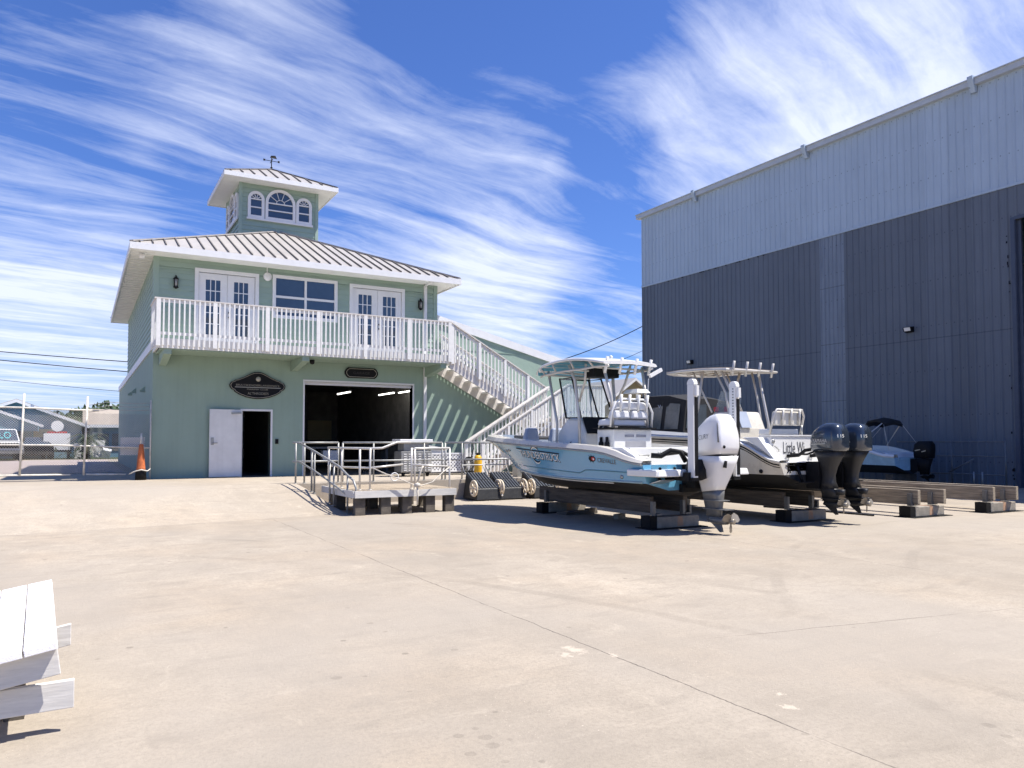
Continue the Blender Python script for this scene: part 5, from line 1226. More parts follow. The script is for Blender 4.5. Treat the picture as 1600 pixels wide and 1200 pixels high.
m = MB(); m.box(lx0 + .02, ly + .05, lz0 - .05, lx1 - .02, ly + .55, lz1 - .03); m.build('inner_box', mat('box liner', (.13, .13, .15), .8), t)
m = MB(); m.box(9.80, ly + .1, lz1 - .02, 10.35, ly + .5, lz1 + .10); m.obox((10.0, ly + .2, lz1 + .17), (.7, .35, .05), (0, R(9), 0)); tag(m.build('folded_tarp', M['gel'], origin=(10.0, ly + .2, lz1)), 'white folded boards lying on the lattice box', 'boards')
t = thing('yellow_gas_cylinder', 'yellow cylinder standing at the foot of the white stairs', 'cylinder', (10.42, 20.6, Z0))
m = MB(); m.lathe([(.001, 0), (.115, .0), (.12, .03), (.12, .54), (.10, .62), (.06, .66), (.001, .67)], (10.42, 20.6, Z0), 20); m.build('body', M['yellow'], t)
m = MB(); m.lathe([(.04, .0), (.045, .06), (.001, .09)], (10.42, 20.6, Z0 + .66), 10); m.tube([(10.34, 20.6, Z0 + .71), (10.5, 20.6, Z0 + .71)], .015); m.build('valve', M['black'], t)
t = thing('garden_hose', 'dark coiled hose hanging on the rail left of the yellow cylinder', 'hose', (10.12, 20.7, .7))
m = MB()
for k in range(3): m.tube([(10.12 + .03 * k + .11 * math.cos(a * .4488), 20.7 - .03 * k, .92 + .24 * math.sin(a * .4488)) for a in range(14)], .016, 6, closed=True)
m.tube([(10.22, 20.7, 1.1), (10.3, 20.65, 1.4), (10.3, 20.7, 1.65)], .014, 6); m.build('coil', M['black'], t)
# tipped black dock carts
C0 = None
for (x, y, l) in ((9.80, 18.72, 'black ribbed dock cart leaning at the dock wall, leftmost of the carts'), (10.58, 18.78, 'black ribbed dock cart leaning at the dock wall, between two other carts'), (11.62, 18.72, 'black ribbed dock cart at the dock wall, behind the light blue bow')):
    if C0: dup_tree(C0, (x, y, 0), l); continue
    C0 = thing('dock_cart', l, 'cart', (x, y, 0), 0, 'black dock carts tipped against the dock wall', local=True)
    m = MB(); w = .36
    m.hexa([(-w - .04, -.06, .02), (w + .04, -.06, .02), (w + .04, .80, .04), (-w - .04, .80, .04), (-w + .03, .02, .33), (w - .03, .02, .33), (w - .05, .80, .74), (-w + .05, .80, .74)]); tb = m.build('tub', M['plastic'], C0, bevel=.02)
    m = MB()
    for k in range(7):
        u = -.27 + k * .09; m.bar((u, .03, .345), (u * .96, .78, .742), .045, .03)
    m.bar((-.31, .40, .545), (.31, .40, .545), .03, .045); m.build('tub_rib', mat('rib plastic', (.05, .055, .06), .4, var=.2), tb)
    for sx in (-1, 1):
        c_ = (sx * .41, .10, .34)
        m = MB(); m.tube([(c_[0], c_[1] + .205 * math.cos(k * math.pi / 12), c_[2] + .205 * math.sin(k * math.pi / 12)) for k in range(24)], .028, 8, closed=True)
        for k in range(8):
            a = k * math.pi / 4; m.bar((c_[0], c_[1] + .03 * math.cos(a), c_[2] + .03 * math.sin(a)), (c_[0], c_[1] + .19 * math.cos(a), c_[2] + .19 * math.sin(a)), .035, .022, up=(1, 0, 0))
        m.lathe([(.001, -.035), (.05, -.03), (.05, .03), (.001, .035)], c_, 12, axis='X'); m.build('wheel', M['wheel'], C0)
    m = MB(); m.tube([(-.33, .78, .70), (-.33, 1.02, .95), (.33, 1.02, .95), (.33, .78, .70)], .018, 8); m.build('handle', M['galv'], C0)
    m = MB(); m.lathe([(.001, -.012), (.03, -.01), (.03, .0)], (.38, -.065, .14), 8, axis='Y'); m.build('drain_plug', M['rail'], C0)
m = MB(); m.box(11.55, 20.2, Z0, 11.95, 20.5, 1.0); m.box(11.6, 20.15, 1.02, 11.9, 20.5, 1.12); tag(m.build('deck_locker', M['steel'], origin=(11.75, 20.3, Z0)), 'small grey locker in front of the stair foot behind the carts', 'locker')
# inside the garage
t = thing('workbench', 'dark workbench inside the garage with a pale printer sized box', 'workbench', (7.6, 26, Z0))
m = MB(); m.box(6.3, 26.0, 1.38, 9.6, 26.7, 1.44); m.build('bench_top', M['mid'], t)
for x in (6.35, 7.9, 9.5): m = MB(); m.box(x, 26.05, Z0, x + .08, 26.6, 1.375); m.build('leg', M['mid'], t)
m = MB(); m.box(7.15, 25.7, .95, 7.65, 26.0, 1.32); m.box(7.18, 25.69, 1.12, 7.5, 25.699, 1.18); tag(m.build('equipment_box', M['rail'], origin=(7.4, 25.85, .95)), 'pale equipment box with dark slots just inside the garage', 'equipment')
t = thing('hand_truck', 'two wheeled frame standing just inside the garage right side', 'hand truck', (8.4, 24.9, Z0))
m = MB(); m.tube([(8.15, 24.9, .62), (8.15, 24.9, 1.35), (8.55, 24.9, 1.42), (8.55, 24.9, .62)], .02, 6); m.build('frame', M['steel'], t)
m = MB(); m.lathe([(.001, -.03), (.12, -.03), (.12, .03), (.001, .03)], (8.2, 24.85, .67), 14, axis='X'); m.build('wheel', M['tyre'], t)
# ================================================================ gate, cone, fence
GY = 24.15
t = thing('sliding_gate', 'pale tube frame chain link gate closing the gap left of the green house', 'gate', (-.6, GY, Z0))
def pipes(lst, name, r=.026, mt='wpipe'):
    m = MB()
    for p in lst: m.tube(p, r, 6)
    return m.build(name, M[mt], t)
M['wpipe'] = mat('rusty white pipe', (.62, .58, .50), .6, var=.22, scale=6)
M['wire'] = mat('chain link wire', (.42, .40, .36), .5, .2)
gx = (-4.5, -1.31, .17, 1.70)
pipes([[(-4.5, GY, 2.54), (-1.31, GY, 2.52), (.45, GY, 2.47)], [(-4.5, GY, .74), (-.2, GY, .72)], [(.17, GY, .72), (1.15, GY, .70)], [(-4.5, GY, 1.55), (-.5, GY, 1.52), (1.72, GY, 1.44)]], 'gate_rail')
for x, z1 in ((-4.5, 2.6), (-1.31, 2.9), (.17, 2.86)): m = MB(); m.tube([(x - .06, GY - .02, .70), (x, GY, z1)], .028, 6); m.build('gate_post', M['wpipe'], t)
def link_mesh(x0, x1, z0, z1, y, name, parent, pitch=.062, r=.0046):
    m = MB(); k = -(z1 - z0)
    while k < (x1 - x0) + (z1 - z0):
        for s in (1, -1):
            zz = z0 if s > 0 else z1
            q = clip_line(x0 + k, zz, 1, s, x0, x1, z0, z1)
            if q: m.tube([(x0 + k + u, y + .003 * s, zz + s * u) for u in q], r, 3)
        k += pitch
    return m.build(name, M['wire'], parent)
link_mesh(-4.5, .12, .74, 2.5, GY + .03, 'chain_link_mesh', t)
t = thing('fence_panel', 'short chain link fence panel between the gate and the green house corner', 'fence', (1.0, GY, Z0))
for x, z1 in ((1.55, 1.75), (1.76, 2.80)): m = MB(); m.tube([(x, GY + .05, Z0), (x, GY + .05, z1)], .026, 6); m.build('fence_post', M['wpipe'], t)
link_mesh(.2, 1.74, .74, 2.4, GY + .07, 'chain_link_mesh', t)
m = MB()
for z in (2.62, 2.52, 2.72): m.tube([(.2, GY + .05, z - .1), (.7, GY + .05, z), (1.3, GY + .05, z - .03), (1.74, GY + .05, z)], .007, 4)
m.build('barbed_wire', M['wire'], t)
m = MB(); m.box(1.0, GY + .10, 1.24, 1.62, GY + .115, 1.74); tag(m.build('blank_sign_board', M['white'], origin=(1.3, GY + .1, 1.24)), 'blank white board fixed to the chain link panel by the house corner', 'board')
t = thing('traffic_cone', 'faded tall orange cone on a dark base at the house corner', 'traffic cone', (1.50, 23.75, Z0))
m = MB(); m.lathe([(.125, .28), (.115, .32), (.085, .7), (.055, .98), (.04, 1.0), (.001, 1.0)], (1.50, 23.75, Z0), 18); m.build('cone_body', M['orange'], t)
m = MB(); m.lathe([(.001, 0), (.145, 0), (.14, .26), (.12, .29), (.001, .30)], (1.50, 23.75, Z0), 12); m.build('base', M['black'], t)
m = MB(); m.tube([(1.2, 23.72, .72), (1.35, 23.6, .80), (1.5, 23.58, .84), (1.66, 23.62, .80), (1.74, 23.75, .86)], .016, 5); m.tube([(1.48, 23.75, 1.5), (1.50, 23.75, 1.85)], .025, 6); tag(m.build('chain', M['wpipe'], origin=(1.5, 23.6, .8)), 'pale chain and pipe hung on the orange cone', 'chain')
# ================================================================ houses and vehicles across the street
def gable_house(name, label, x0, x1, y0, y1, ze, zr, wall, axis='Y', parts=()):
    t = thing(name, label, 'house', ((x0 + x1) / 2, y0, Z0)); o = .45
    m = MB(); xm, ym = (x0 + x1) / 2, (y0 + y1) / 2
    if axis == 'Y':
        m.prism([(x0, y0, Z0 - .3), (x1, y0, Z0 - .3), (x1, y0, ze), (xm, y0, zr), (x0, y0, ze)], (0, y1 - y0, 0))
    else:
        m.prism([(x0, y0, Z0 - .3), (x0, y1, Z0 - .3), (x0, y1, ze), (x0, ym, zr), (x0, y0, ze)], (x1 - x0, 0, 0))
    m.build('wall', wall, t)
    m = MB(); f = MB()
    if axis == 'Y':
        s = (zr - ze) / (xm - x0)
        for sx in (-1, 1):
            e = (xm + sx * (xm - x0 + o)); zz = ze - s * o
            m.prism([(e, y0 - o, zz + .02), (xm, y0 - o, zr + .02), (xm, y0 - o, zr + .16), (e, y0 - o, zz + .16)], (0, y1 - y0 + 2 * o, 0))
            f.prism([(e, y0 - o - .03, zz - .06), (xm, y0 - o - .03, zr - .06), (xm, y0 - o - .03, zr + .13), (e, y0 - o - .03, zz + .13)], (0, .025, 0))
    else:
        s = (zr - ze) / (ym - y0)
        for sy in (-1, 1):
            e = (ym + sy * (ym - y0 + o)); zz = ze - s * o
            m.prism([(x0 - o, e, zz + .02), (x0 - o, ym, zr + .02), (x0 - o, ym, zr + .16), (x0 - o, e, zz + .16)], (x1 - x0 + 2 * o, 0, 0))
        f.box(x0 - o, y0 - o - .03, ze - s * o - .04, x1 + o, y0 - o - .002, ze - s * o + .15)
    m.build('roof', M['shingle'], t); f.build('fascia', M['white'], t)
    for nm, (a, b, c_, d), mt in parts:
        m = MB(); m.box(a, y0 - .05, c_, b, y0 - .003, d); m.build(nm, M[mt], t)
    return t
hA = gable_house('blue_house', 'dark blue gabled house behind the gate with a tan roof', -7.2, .1, 58.3, 72, 2.75, 4.2, M['hblue'], 'Y', (('garage_door', (-6.6, -3.3, .7, 2.35), 'dark'), ('window', (-2.6, -1.5, 1.7, 2.45), 'tanw')))
m = MB(); P = [(-6.9, 56.6, 2.7), (-4.6, 56.6, 3.55), (-2.2, 56.6, 2.55)]
m.prism([(-6.9, 56.6, 2.72), (-4.6, 56.6, 3.50), (-2.3, 56.6, 2.62), (-2.3, 56.6, 2.3), (-6.9, 56.6, 2.3)], (0, 1.6, 0)); m.build('porch_gable', M['hblue'], hA)
m = MB(); m.bar((-7.1, 56.5, 2.74), (-4.6, 56.5, 3.60), .2, .16); m.bar((-4.6, 56.5, 3.60), (-2.0, 56.5, 2.60), .2, .16); m.build('porch_fascia', M['white'], hA)
gable_house('blue_house', 'long low blue house wing with a tan roof right of the palm', .6, 12, 60, 70, 2.75, 3.9, M['hblue'], 'X', (('window', (1.1, 1.75, 1.0, 2.2), 'dark'), ('window', (1.95, 2.5, 1.0, 2.2), 'dark'), ('door', (.75, 1.0, .6, 2.3), 'gel')))
gable_house('tan_house', 'tan gabled house with a pale roof behind the light blue boat', 34.5, 40.5, 47.5, 60, 4.4, 6.45, M['tanw'], 'Y', (('window', (36.6, 37.5, 3.2, 4.2), 'white'),))
for o in bpy.data.objects:
    if o.name.startswith('tan_house'):
        for c_ in o.children:
            if c_.name.startswith('roof'): c_.data.materials[0] = M['roof']
def pickup(label, x, y, rz):
    t = thing('pickup_truck', label, 'pickup truck', (x, y, Z0), rz, local=True)
    m = MB(); m.hexa([(-.95, -2.5, .45), (.95, -2.5, .45), (.95, 2.5, .45), (-.95, 2.5, .45), (-.92, -2.45, 1.08), (.92, -2.45, 1.08), (.95, 2.5, 1.12), (-.95, 2.5, 1.12)])
    m.hexa([(-.9, -1.0, 1.10), (.9, -1.0, 1.10), (.9, .9, 1.12), (-.9, .9, 1.12), (-.74, -.35, 1.82), (.74, -.35, 1.82), (.74, .7, 1.82), (-.74, .7, 1.82)]); bd = m.build('body', M['gel'], t, bevel=.05)
    m = MB(); m.add([(-.80, -.96, 1.17), (.80, -.96, 1.17), (.70, -.40, 1.77), (-.70, -.40, 1.77)], [(0, 1, 2, 3)]); ws = m.build('windscreen', M['pane'], t)
    ws.location = (0, -.02, .0)
    lettering('ALO', lambda u, v: (-.45 + .9 * u, -.90 + .36 * v - .03, 1.27 + .38 * v), M['teal'], t)
    m = MB(); m.box(-.7, -2.54, .72, .7, -2.49, 1.0); m.build('grille', M['black'], t)
    m = MB(); m.box(-.97, -2.62, .42, .97, -2.47, .62); m.build('bumper', M['mid'], t)
    for sx in (-1, 1):
        m = MB(); m.box(sx * .82 - .12, -2.535, .76, sx * .82 + .12, -2.48, .98); m.build('headlight', M['shine'], t)
        for yy in (-1.6, 1.5):
            m = MB(); m.lathe([(.001, -.12), (.3, -.12), (.38, -.08), (.38, .08), (.3, .12), (.001, .12)], (sx * .86, yy, .38), 18, axis='X'); m.build('wheel', M['tyre'], t)
    return t
pickup('white pickup truck facing the gate with teal lettering on its windscreen', -4.0, 53.2, R(8))
t = thing('dark_car', 'dark car parked between the pickup and the white trailer', 'car', (-2.35, 56.2, Z0), R(5), local=True)
m = MB(); m.hexa([(-.85, -2.1, .25), (.85, -2.1, .25), (.85, 2.1, .25), (-.85, 2.1, .25), (-.82, -2.05, .82), (.82, -2.05, .82), (.82, 2.1, .88), (-.82, 2.1, .88)]); m.hexa([(-.8, -1.1, .84), (.8, -1.1, .84), (.8, 1.4, .88), (-.8, 1.4, .88), (-.62, -.4, 1.38), (.62, -.4, 1.38), (.62, .8, 1.38), (-.62, .8, 1.38)]); m.build('body', M['black'], t, bevel=.06)
m = MB(); m.add([(-.7, -1.05, .90), (.7, -1.05, .90), (.58, -.45, 1.34), (-.58, -.45, 1.34)], [(0, 1, 2, 3)]); m.build('windscreen', M['pane'], t).location = (0, -.03, .01)
for sx in (-1, 1):
    for yy in (-1.3, 1.3): m = MB(); m.lathe([(.001, -.1), (.3, -.1), (.3, .1), (.001, .1)], (sx * .78, yy, .3), 14, axis='X'); m.build('wheel', M['tyre'], t)
t = thing('utility_trailer', 'black trailer with a square white panel carrying a round white disc behind the gate', 'trailer', (-1.25, 55.5, Z0), 0)
m = MB(); m.box(-2.0, 55.6, .98, -.45, 57.6, 1.1); m.box(-2.0, 55.55, 1.1, -1.9, 57.6, 2.2); m.build('trailer_bed', M['black'], t)
m = MB(); m.box(-1.95, 55.42, 1.12, -.52, 55.5, 2.15); m.build('tail_panel', M['white'], t)
m = MB(); m.box(-1.75, 55.44, 2.16, -.70, 55.56, 2.28); m.build('rack', M['red'], t)
for x in (-1.95, -.6): m = MB(); m.lathe([(.001, -.1), (.32, -.1), (.32, .1), (.001, .1)], (x, 56.2, Z0 + .32), 14, axis='X'); m.build('wheel', M['tyre'], t)
m = MB(); m.prism([(-1.22 + .34 * math.cos(k * math.pi / 12), 55.42, 2.60 + .34 * math.sin(k * math.pi / 12)) for k in range(24)], (0, .06, 0)); tag(m.build('white_disc', M['white'], origin=(-1.22, 55.45, 2.27)), 'round white disc standing on the white panel trailer', 'disc')
t = thing('palm_tree', 'short dark palm in front of the low blue house', 'palm tree', (.42, 55.0, Z0))
m = MB(); m.tube([(.42, 55, Z0), (.40, 55, 1.2), (.45, 55, 1.9)], .14, 8, radii=[.2, .16, .13]); m.build('trunk', M['bark'], t)
m = MB()
for k in range(26):
    a = k * 2.4; e = .9 - .06 * k; L_ = 1.25; P = []
    for i in range(7):
        u = i / 6; P.append(Vector((.45 + math.cos(a) * L_ * u * math.cos(e * .6), 55 + math.sin(a) * L_ * u * math.cos(e * .6), 1.9 + L_ * (math.sin(e) * u - .9 * u * u * .75))))
    for i in range(6):
        d = (P[i + 1] - P[i]); s = d.cross(Vector((0, 0, 1))).normalized()
        for q in (0, .5):
            b = P[i].lerp(P[i + 1], q)
            for sg in (-1, 1):
                tip = b + s * sg * .26 * (1 - .6 * i / 6) + d * .8 - Vector((0, 0, .10)); m.add([b, b + d * .28, tip], [(0, 1, 2)])
m.build('fronds', M['palm'], t, recalc=False)
m = MB(); m.box(-.3, 56.3, Z0, .1, 56.8, 1.55); m.obox((1.0, 56, 1.2), (.75, .5, 1.1), (0, .1, 0)); m.obox((1.5, 55.6, .9), (.5, .5, .5), (.3, .2, 0)); tag(m.build('covered_boat_gear', M['gel'], origin=(.9, 56, Z0)), 'heap of white covered gear under the palm', 'gear')
m = MB()
for k in range(120):
    x = random.uniform(-1.6, .4); z = Z0 + random.random() ** 2 * .8; y = 55.2 + random.random() * .6
    v = [(x + random.uniform(-.12, .12), y, z + random.uniform(-.1, .12)) for _ in range(3)]; m.add(v, [(0, 1, 2)])
o = m.build('low_shrub', M['palm'], origin=(-.5, 55.4, Z0), recalc=False); tag(o, 'low green shrub under the white panel trailer', 'shrub')
def tree(name, label, x, y, h, r, seed, group, n=900, leaf=.45):
    rd = random.Random(seed); t = thing(name, label, 'tree', (x, y, Z0), 0, group)
    m = MB(); m.tube([(x, y, Z0 - .2), (x + .1, y, Z0 + h * .35), (x, y, Z0 + h * .7)], .2, 8, radii=[.3, .2, .08])
    blobs = [(x + rd.uniform(-r, r) * .75, y + rd.uniform(-r, r) * .75, Z0 + h * rd.uniform(.5, .95), r * rd.uniform(.28, .5)) for _ in range(13)]
    for b in blobs[:6]: m.tube([(x, y, Z0 + h * .35), (b[0], b[1], b[2])], .06, 5, radii=[.1, .03])
    m.build('trunk', M['bark'], t)
    m = MB()
    for _ in range(n):
        b = rd.choice(blobs); d = Vector((rd.gauss(0, 1), rd.gauss(0, 1), rd.gauss(0, .8))).normalized() * b[3] * rd.uniform(.5, 1.08)
        c_ = Vector(b[:3]) + d; u = Vector((rd.gauss(0, 1), rd.gauss(0, 1), rd.gauss(0, 1))).normalized(); v = u.orthogonal().normalized(); l = leaf * rd.uniform(.5, 1)
        m.add([c_ - u * l, c_ + v * l * .5, c_ + u * l, c_ - v * l * .5], [(0, 1, 2, 3)])
    m.build('crown', M['leaf'], t, recalc=False)
for i, (x, h, r) in enumerate(((-7.5, 4.0, 2.8), (-3.4, 4.0, 2.6), (.3, 4.6, 2.4), (3.2, 4.9, 2.8), (5.6, 4.6, 2.4), (8.3, 4.8, 2.6))):
    tree('leafy_tree', ('far dark green tree behind the blue house roof at the picture edge', 'low dark tree just over the blue house ridge', 'dark tree above the join of the two blue house roofs', 'broad dark tree over the low blue wing roof', 'small round dark tree next to the green house wall, beyond the low wing', 'dark tree mostly hidden behind the green house')[i], x, 92 + i % 2 * 4, h, r, i, 'far trees beyond the blue houses')
# ================================================================ warehouse
WX, WY0, WY1, WH, WB = 28.7, -12.0, 35.4, 14.9, 10.72
w = thing('storage_warehouse', 'huge ribbed metal boat warehouse, pale above and blue grey below', 'building', (WX, 15, 0))
def ribbed(y0, y1, z0, z1, pitch=.30, d=.035, x=WX):
    """wall sheet facing -x with raised ribs every pitch"""
    m = MB(); pts = []; y = y0
    while y < y1 - 1e-4:
        e = min(y + pitch, y1)
        pts += [(y, 0), (e - .085, 0), (e - .06, d), (e - .025, d), (e, 0)] if e - y > .1 else [(y, 0), (e, 0)]
        y = e
    lo = [(x - q, p, z0) for p, q in pts]; hi = [(x - q, p, z1) for p, q in pts]; n = len(pts)
    m.add(lo + hi, [(i, i + 1, n + i + 1, n + i) for i in range(n - 1)]); return m
DY = 14.72; DH = 9.47
ribbed(WY0, WY1, WB + .06, WH).build('upper_wall', M['whlight'], w, recalc=False)
m = ribbed(22.95, WY1, 0, WB, .30); m.build('lower_wall', M['whblue'], w, recalc=False)
m = ribbed(DY, 21.7, 0, WB, .30); m2 = ribbed(WY0, DY, DH, WB, .30); m.add(m2.v, m2.f); m.build('lower_wall', M['whblue'], w, recalc=False)
ribbed(21.7, 22.95, 0, WB - .02, .21).build('translucent_strip', M['whmid'], w, recalc=False)
m = MB(); m.box(WX - .06, WY0, WB - .04, WX + .02, WY1, WB + .055); m.build('belt_flashing', M['whlight'], w)
m = MB(); m.box(WX - .22, WY0, WH - .12, WX + .1, WY1 + .25, WH + .1); m.box(WX - .27, WY0, WH + .1, WX + .1, WY1 + .28, WH + .14); m.build('gutter', mat('gutter metal', (.45, .48, .50), .4, var=.08), w)
b0 = None
for y in (15.88, 23.4, 30.62, 8.0):
    if b0 is None:
        m = MB(); m.prism([(WX - .05, y, WH - .38), (WX - .16, y, WH - .38), (WX - .36, y, WH + .08), (WX - .36, y, WH + .19), (WX - .05, y, WH + .19)], (0, .2, 0)); b0 = m.build('scupper_box', M['whlight'], w); o0 = y
    else: dup(b0, (0, y - o0, 0), w)
m = MB(); m.box(WX + .04, WY1 - .03, 0, 60, WY1, WH); m.box(WX + .04, WY0, WH - .3, 60, WY1, WH - .1); m.box(59.9, WY0, 0, 60, WY1 - .04, WH - .32); m.build('far_wall', M['whlight'], w)
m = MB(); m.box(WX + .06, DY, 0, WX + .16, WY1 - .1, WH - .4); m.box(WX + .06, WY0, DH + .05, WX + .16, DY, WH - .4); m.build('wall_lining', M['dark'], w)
m = MB(); m.box(WX - .03, DY - .02, 0, WX + .14, DY + .0, DH); m.box(WX - .045, DY, 0, WX - .036, DY + .14, DH + .1); m.box(WX - .045, WY0, DH - .0, WX - .03, DY + .0, DH + .12); m.box(WX + .1, DY - .14, 0, WX + .2, DY - .022, DH); m.build('door_jamb', mat('dark jamb', (.06, .075, .11), .5), w)
m = MB()
for z in (2.6, 5.2, 7.8):
    m.box(WX + 2, -11, z, WX + 2.2, 13.5, z + .2)
for y in (-6, 0, 6, 12): m.box(WX + 2, y, 0, WX + 2.25, y + .25, 12)
m.build('storage_rack', M['dark'], w)
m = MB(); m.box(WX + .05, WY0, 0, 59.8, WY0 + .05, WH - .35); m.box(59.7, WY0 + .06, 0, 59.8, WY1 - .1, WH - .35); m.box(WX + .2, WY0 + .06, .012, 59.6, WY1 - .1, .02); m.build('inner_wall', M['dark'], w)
wl = None
for y, z, l in ((18.7, 6.05, 'small black wall pack lamp right of the pale panel strip on the warehouse'), (31.25, 5.9, 'small black wall pack lamp near the far end of the warehouse above the boat tops')):
    if wl: dup_tree(wl, (WX - .04, y, z), l); continue
    wl = thing('wall_lamp', l, 'wall lamp', (WX - .04, y, z), 0, 'warehouse wall lamps', local=True)
    m = MB(); m.prism([(0, -.17, -.1), (-.17, -.17, -.06), (-.22, -.17, .1), (0, -.17, .13)], (0, .34, 0)); m.build('housing', M['black'], wl)
    m = MB(); m.add([(-.176, -.13, -.05), (-.176, .13, -.05), (-.223, .13, .085), (-.223, -.13, .085)], [(0, 1, 2, 3)]); m.build('lens', M['gel'], wl, recalc=False)
m = MB(); rd = random.Random(3)
for k in range(16):
    y = 26 + rd.random() * 7; z = WB - .10; m.box(WX - .05, y, z, WX - .04, y + .07, z + .05)
for k in range(16): y = DY + .16 + rd.random() * .10; z = rd.random() * 9; m.box(WX - .05, y, z, WX - .04, y + rd.uniform(.02, .05), z + rd.uniform(.02, .12))
m.build('dent', M['black'], w)
t = thing('guard_fence', 'low dark tube and mesh guard fence along the foot of the warehouse wall', 'fence', (28.1, 15.5, 0))
m = MB()
for z in (.45, 1.1, 1.62): m.tube([(28.1, 14.9, z), (28.1, 19.0, z)], .03, 6)
m.tube([(28.1, 16.9, .5), (28.1, 16.0, 1.0)], .03, 6); m.build('rail', M['mid'], t)
for y in (14.9, 16.8, 19.0): m = MB(); m.tube([(28.1, y, 0), (28.1, y, 1.68)], .035, 6); m.build('post', M['mid'], t)
for y in (15.6, 15.9): m = MB(); m.tube([(27.9, y, 0), (27.9, y, .55)], .03, 6); m.build('bollard_pin', M['steel'], t)
# ================================================================ white plank table (bottom left)
t = thing('plank_table', 'low white plank table with cross boards at the bottom left corner', 'table', (-.4, 5.6, 0))
A, B = Vector((-.085, 4.80, .535)), Vector((-.165, 6.85, .56))       # right edge, near and far
sl = Vector((-.982, -.055, -.165))                                    # towards the left, tilting down
b0 = None
for k in range(5):
    wv = .155; g = .008; m = MB()
    P = [A + sl * (k * (wv + g)), A + sl * (k * (wv + g) + wv), B + sl * (k * (wv + g) + wv), B + sl * (k * (wv + g))]
    if k == 0: P[3] = P[3] + Vector((.0, -.02, 0))
    dn = Vector((-.16, 0, -1)).normalized() * .038 * -1; dn = Vector((.006, 0, -.038))
    m.hexa([P[1] + dn, P[0] + dn, P[3] + dn, P[2] + dn, P[1], P[0], P[3], P[2]]); m.build('plank', M['wwood'], t, bevel=.004)
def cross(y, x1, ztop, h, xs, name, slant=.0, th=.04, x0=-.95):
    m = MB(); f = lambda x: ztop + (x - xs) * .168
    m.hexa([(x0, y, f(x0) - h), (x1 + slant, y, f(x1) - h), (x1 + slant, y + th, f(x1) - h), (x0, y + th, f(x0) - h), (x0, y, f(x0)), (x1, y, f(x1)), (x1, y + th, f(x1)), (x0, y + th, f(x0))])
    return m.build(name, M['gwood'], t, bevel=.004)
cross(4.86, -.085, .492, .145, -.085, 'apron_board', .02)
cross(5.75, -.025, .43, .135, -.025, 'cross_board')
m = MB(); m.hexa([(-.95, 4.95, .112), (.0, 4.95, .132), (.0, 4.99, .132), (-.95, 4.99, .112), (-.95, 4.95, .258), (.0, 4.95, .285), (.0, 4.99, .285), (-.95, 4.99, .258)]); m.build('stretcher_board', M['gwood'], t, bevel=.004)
for x, y in ((-.30, 5.36), (-.85, 5.36), (-.30, 6.5), (-.85, 6.5)): m = MB(); m.box(x - .05, y - .05, 0, x + .05, y + .05, .40); m.build('leg', M['dwood'], t)
# ================================================================ overhead wires
def cable(p, q, sag, label, r=.028):
    p, q = Vector(p), Vector(q); m = MB(); m.tube([p.lerp(q, i / 14) - Vector((0, 0, sag * 4 * (i / 14) * (1 - i / 14))) for i in range(15)], r, 5)
    tag(m.build('overhead_cable', M['black'], origin=tuple(p)), label, 'cable', 'overhead cables')
def P_(px, py, d):
    f, th, pt = 1200., R(29.36), R(2.2); a = (px - 800) / f; b = (600 + 44.9 - py) / f
    fw = Vector((math.sin(th) * math.cos(pt), math.cos(th) * math.cos(pt), math.sin(pt))); up = Vector((-math.sin(th) * math.sin(pt), -math.cos(th) * math.sin(pt), math.cos(pt))); rt = Vector((math.cos(th), -math.sin(th), 0))
    return Vector((0, 0, 1.6)) + (fw + rt * a + up * b) * d
cable(P_(-200, 530, 52), P_(330, 574, 47), .12, 'upper dark cable passing behind the green house on the left')
cable(P_(-200, 541, 52), P_(330, 591, 47), .12, 'second dark cable just below the uppermost left cable')
cable(P_(-200, 569, 54), P_(330, 622, 47), .2, 'thin lowest cable on the left above the blue house', .014)
cable(P_(872, 564, 52), P_(1040, 490, 50), .25, 'dark cable rising to the warehouse corner from the green wing roof')
cable(P_(940, 573, 52), P_(1040, 529, 50), .15, 'thin lower cable running to the warehouse side', .016)

# ================================================================ sun, sky, camera
SD = Vector((.46, -.30, 1.0)).normalized()
el = math.asin(SD.z); az = math.atan2(SD.x, SD.y)
sun = bpy.data.lights.new('sun', 'SUN'); sun.energy = 5.0; sun.angle = R(.5); sun.color = (1, .955, .89)
so = bpy.data.objects.new('sun', sun); COL.objects.link(so); so.rotation_euler = SD.to_track_quat('Z', 'Y').to_euler()
W = bpy.data.worlds.new('World'); SC.world = W; W.use_nodes = True
nt = W.node_tree; N = nt.nodes; L = nt.links; bg = N['Background']; bg.inputs[1].default_value = .1
sky = N.new('ShaderNodeTexSky'); sky.sky_type = 'NISHITA'; sky.sun_disc = False; sky.sun_elevation = el; sky.sun_rotation = az; sky.air_density = 1; sky.dust_density = .6; sky.ozone_density = 2.2
tcn = N.new('ShaderNodeTexCoord'); D_ = tcn.outputs['Generated']
def vm(op, a, b=None, out=0):
    x = N.new('ShaderNodeVectorMath'); x.operation = op
    for i, q in enumerate((a, b)):
        if q is None: continue
        if isinstance(q, tuple): x.inputs[i].default_value = q
        else: L.new(q, x.inputs[i])
    return x.outputs[out]
def sm(op, a, b=None, clamp=False):
    x = N.new('ShaderNodeMath'); x.operation = op; x.use_clamp = clamp
    for i, q in enumerate((a, b)):
        if q is None: continue
        if isinstance(q, (int, float)): x.inputs[i].default_value = q
        else: L.new(q, x.inputs[i])
    return x.outputs[0]
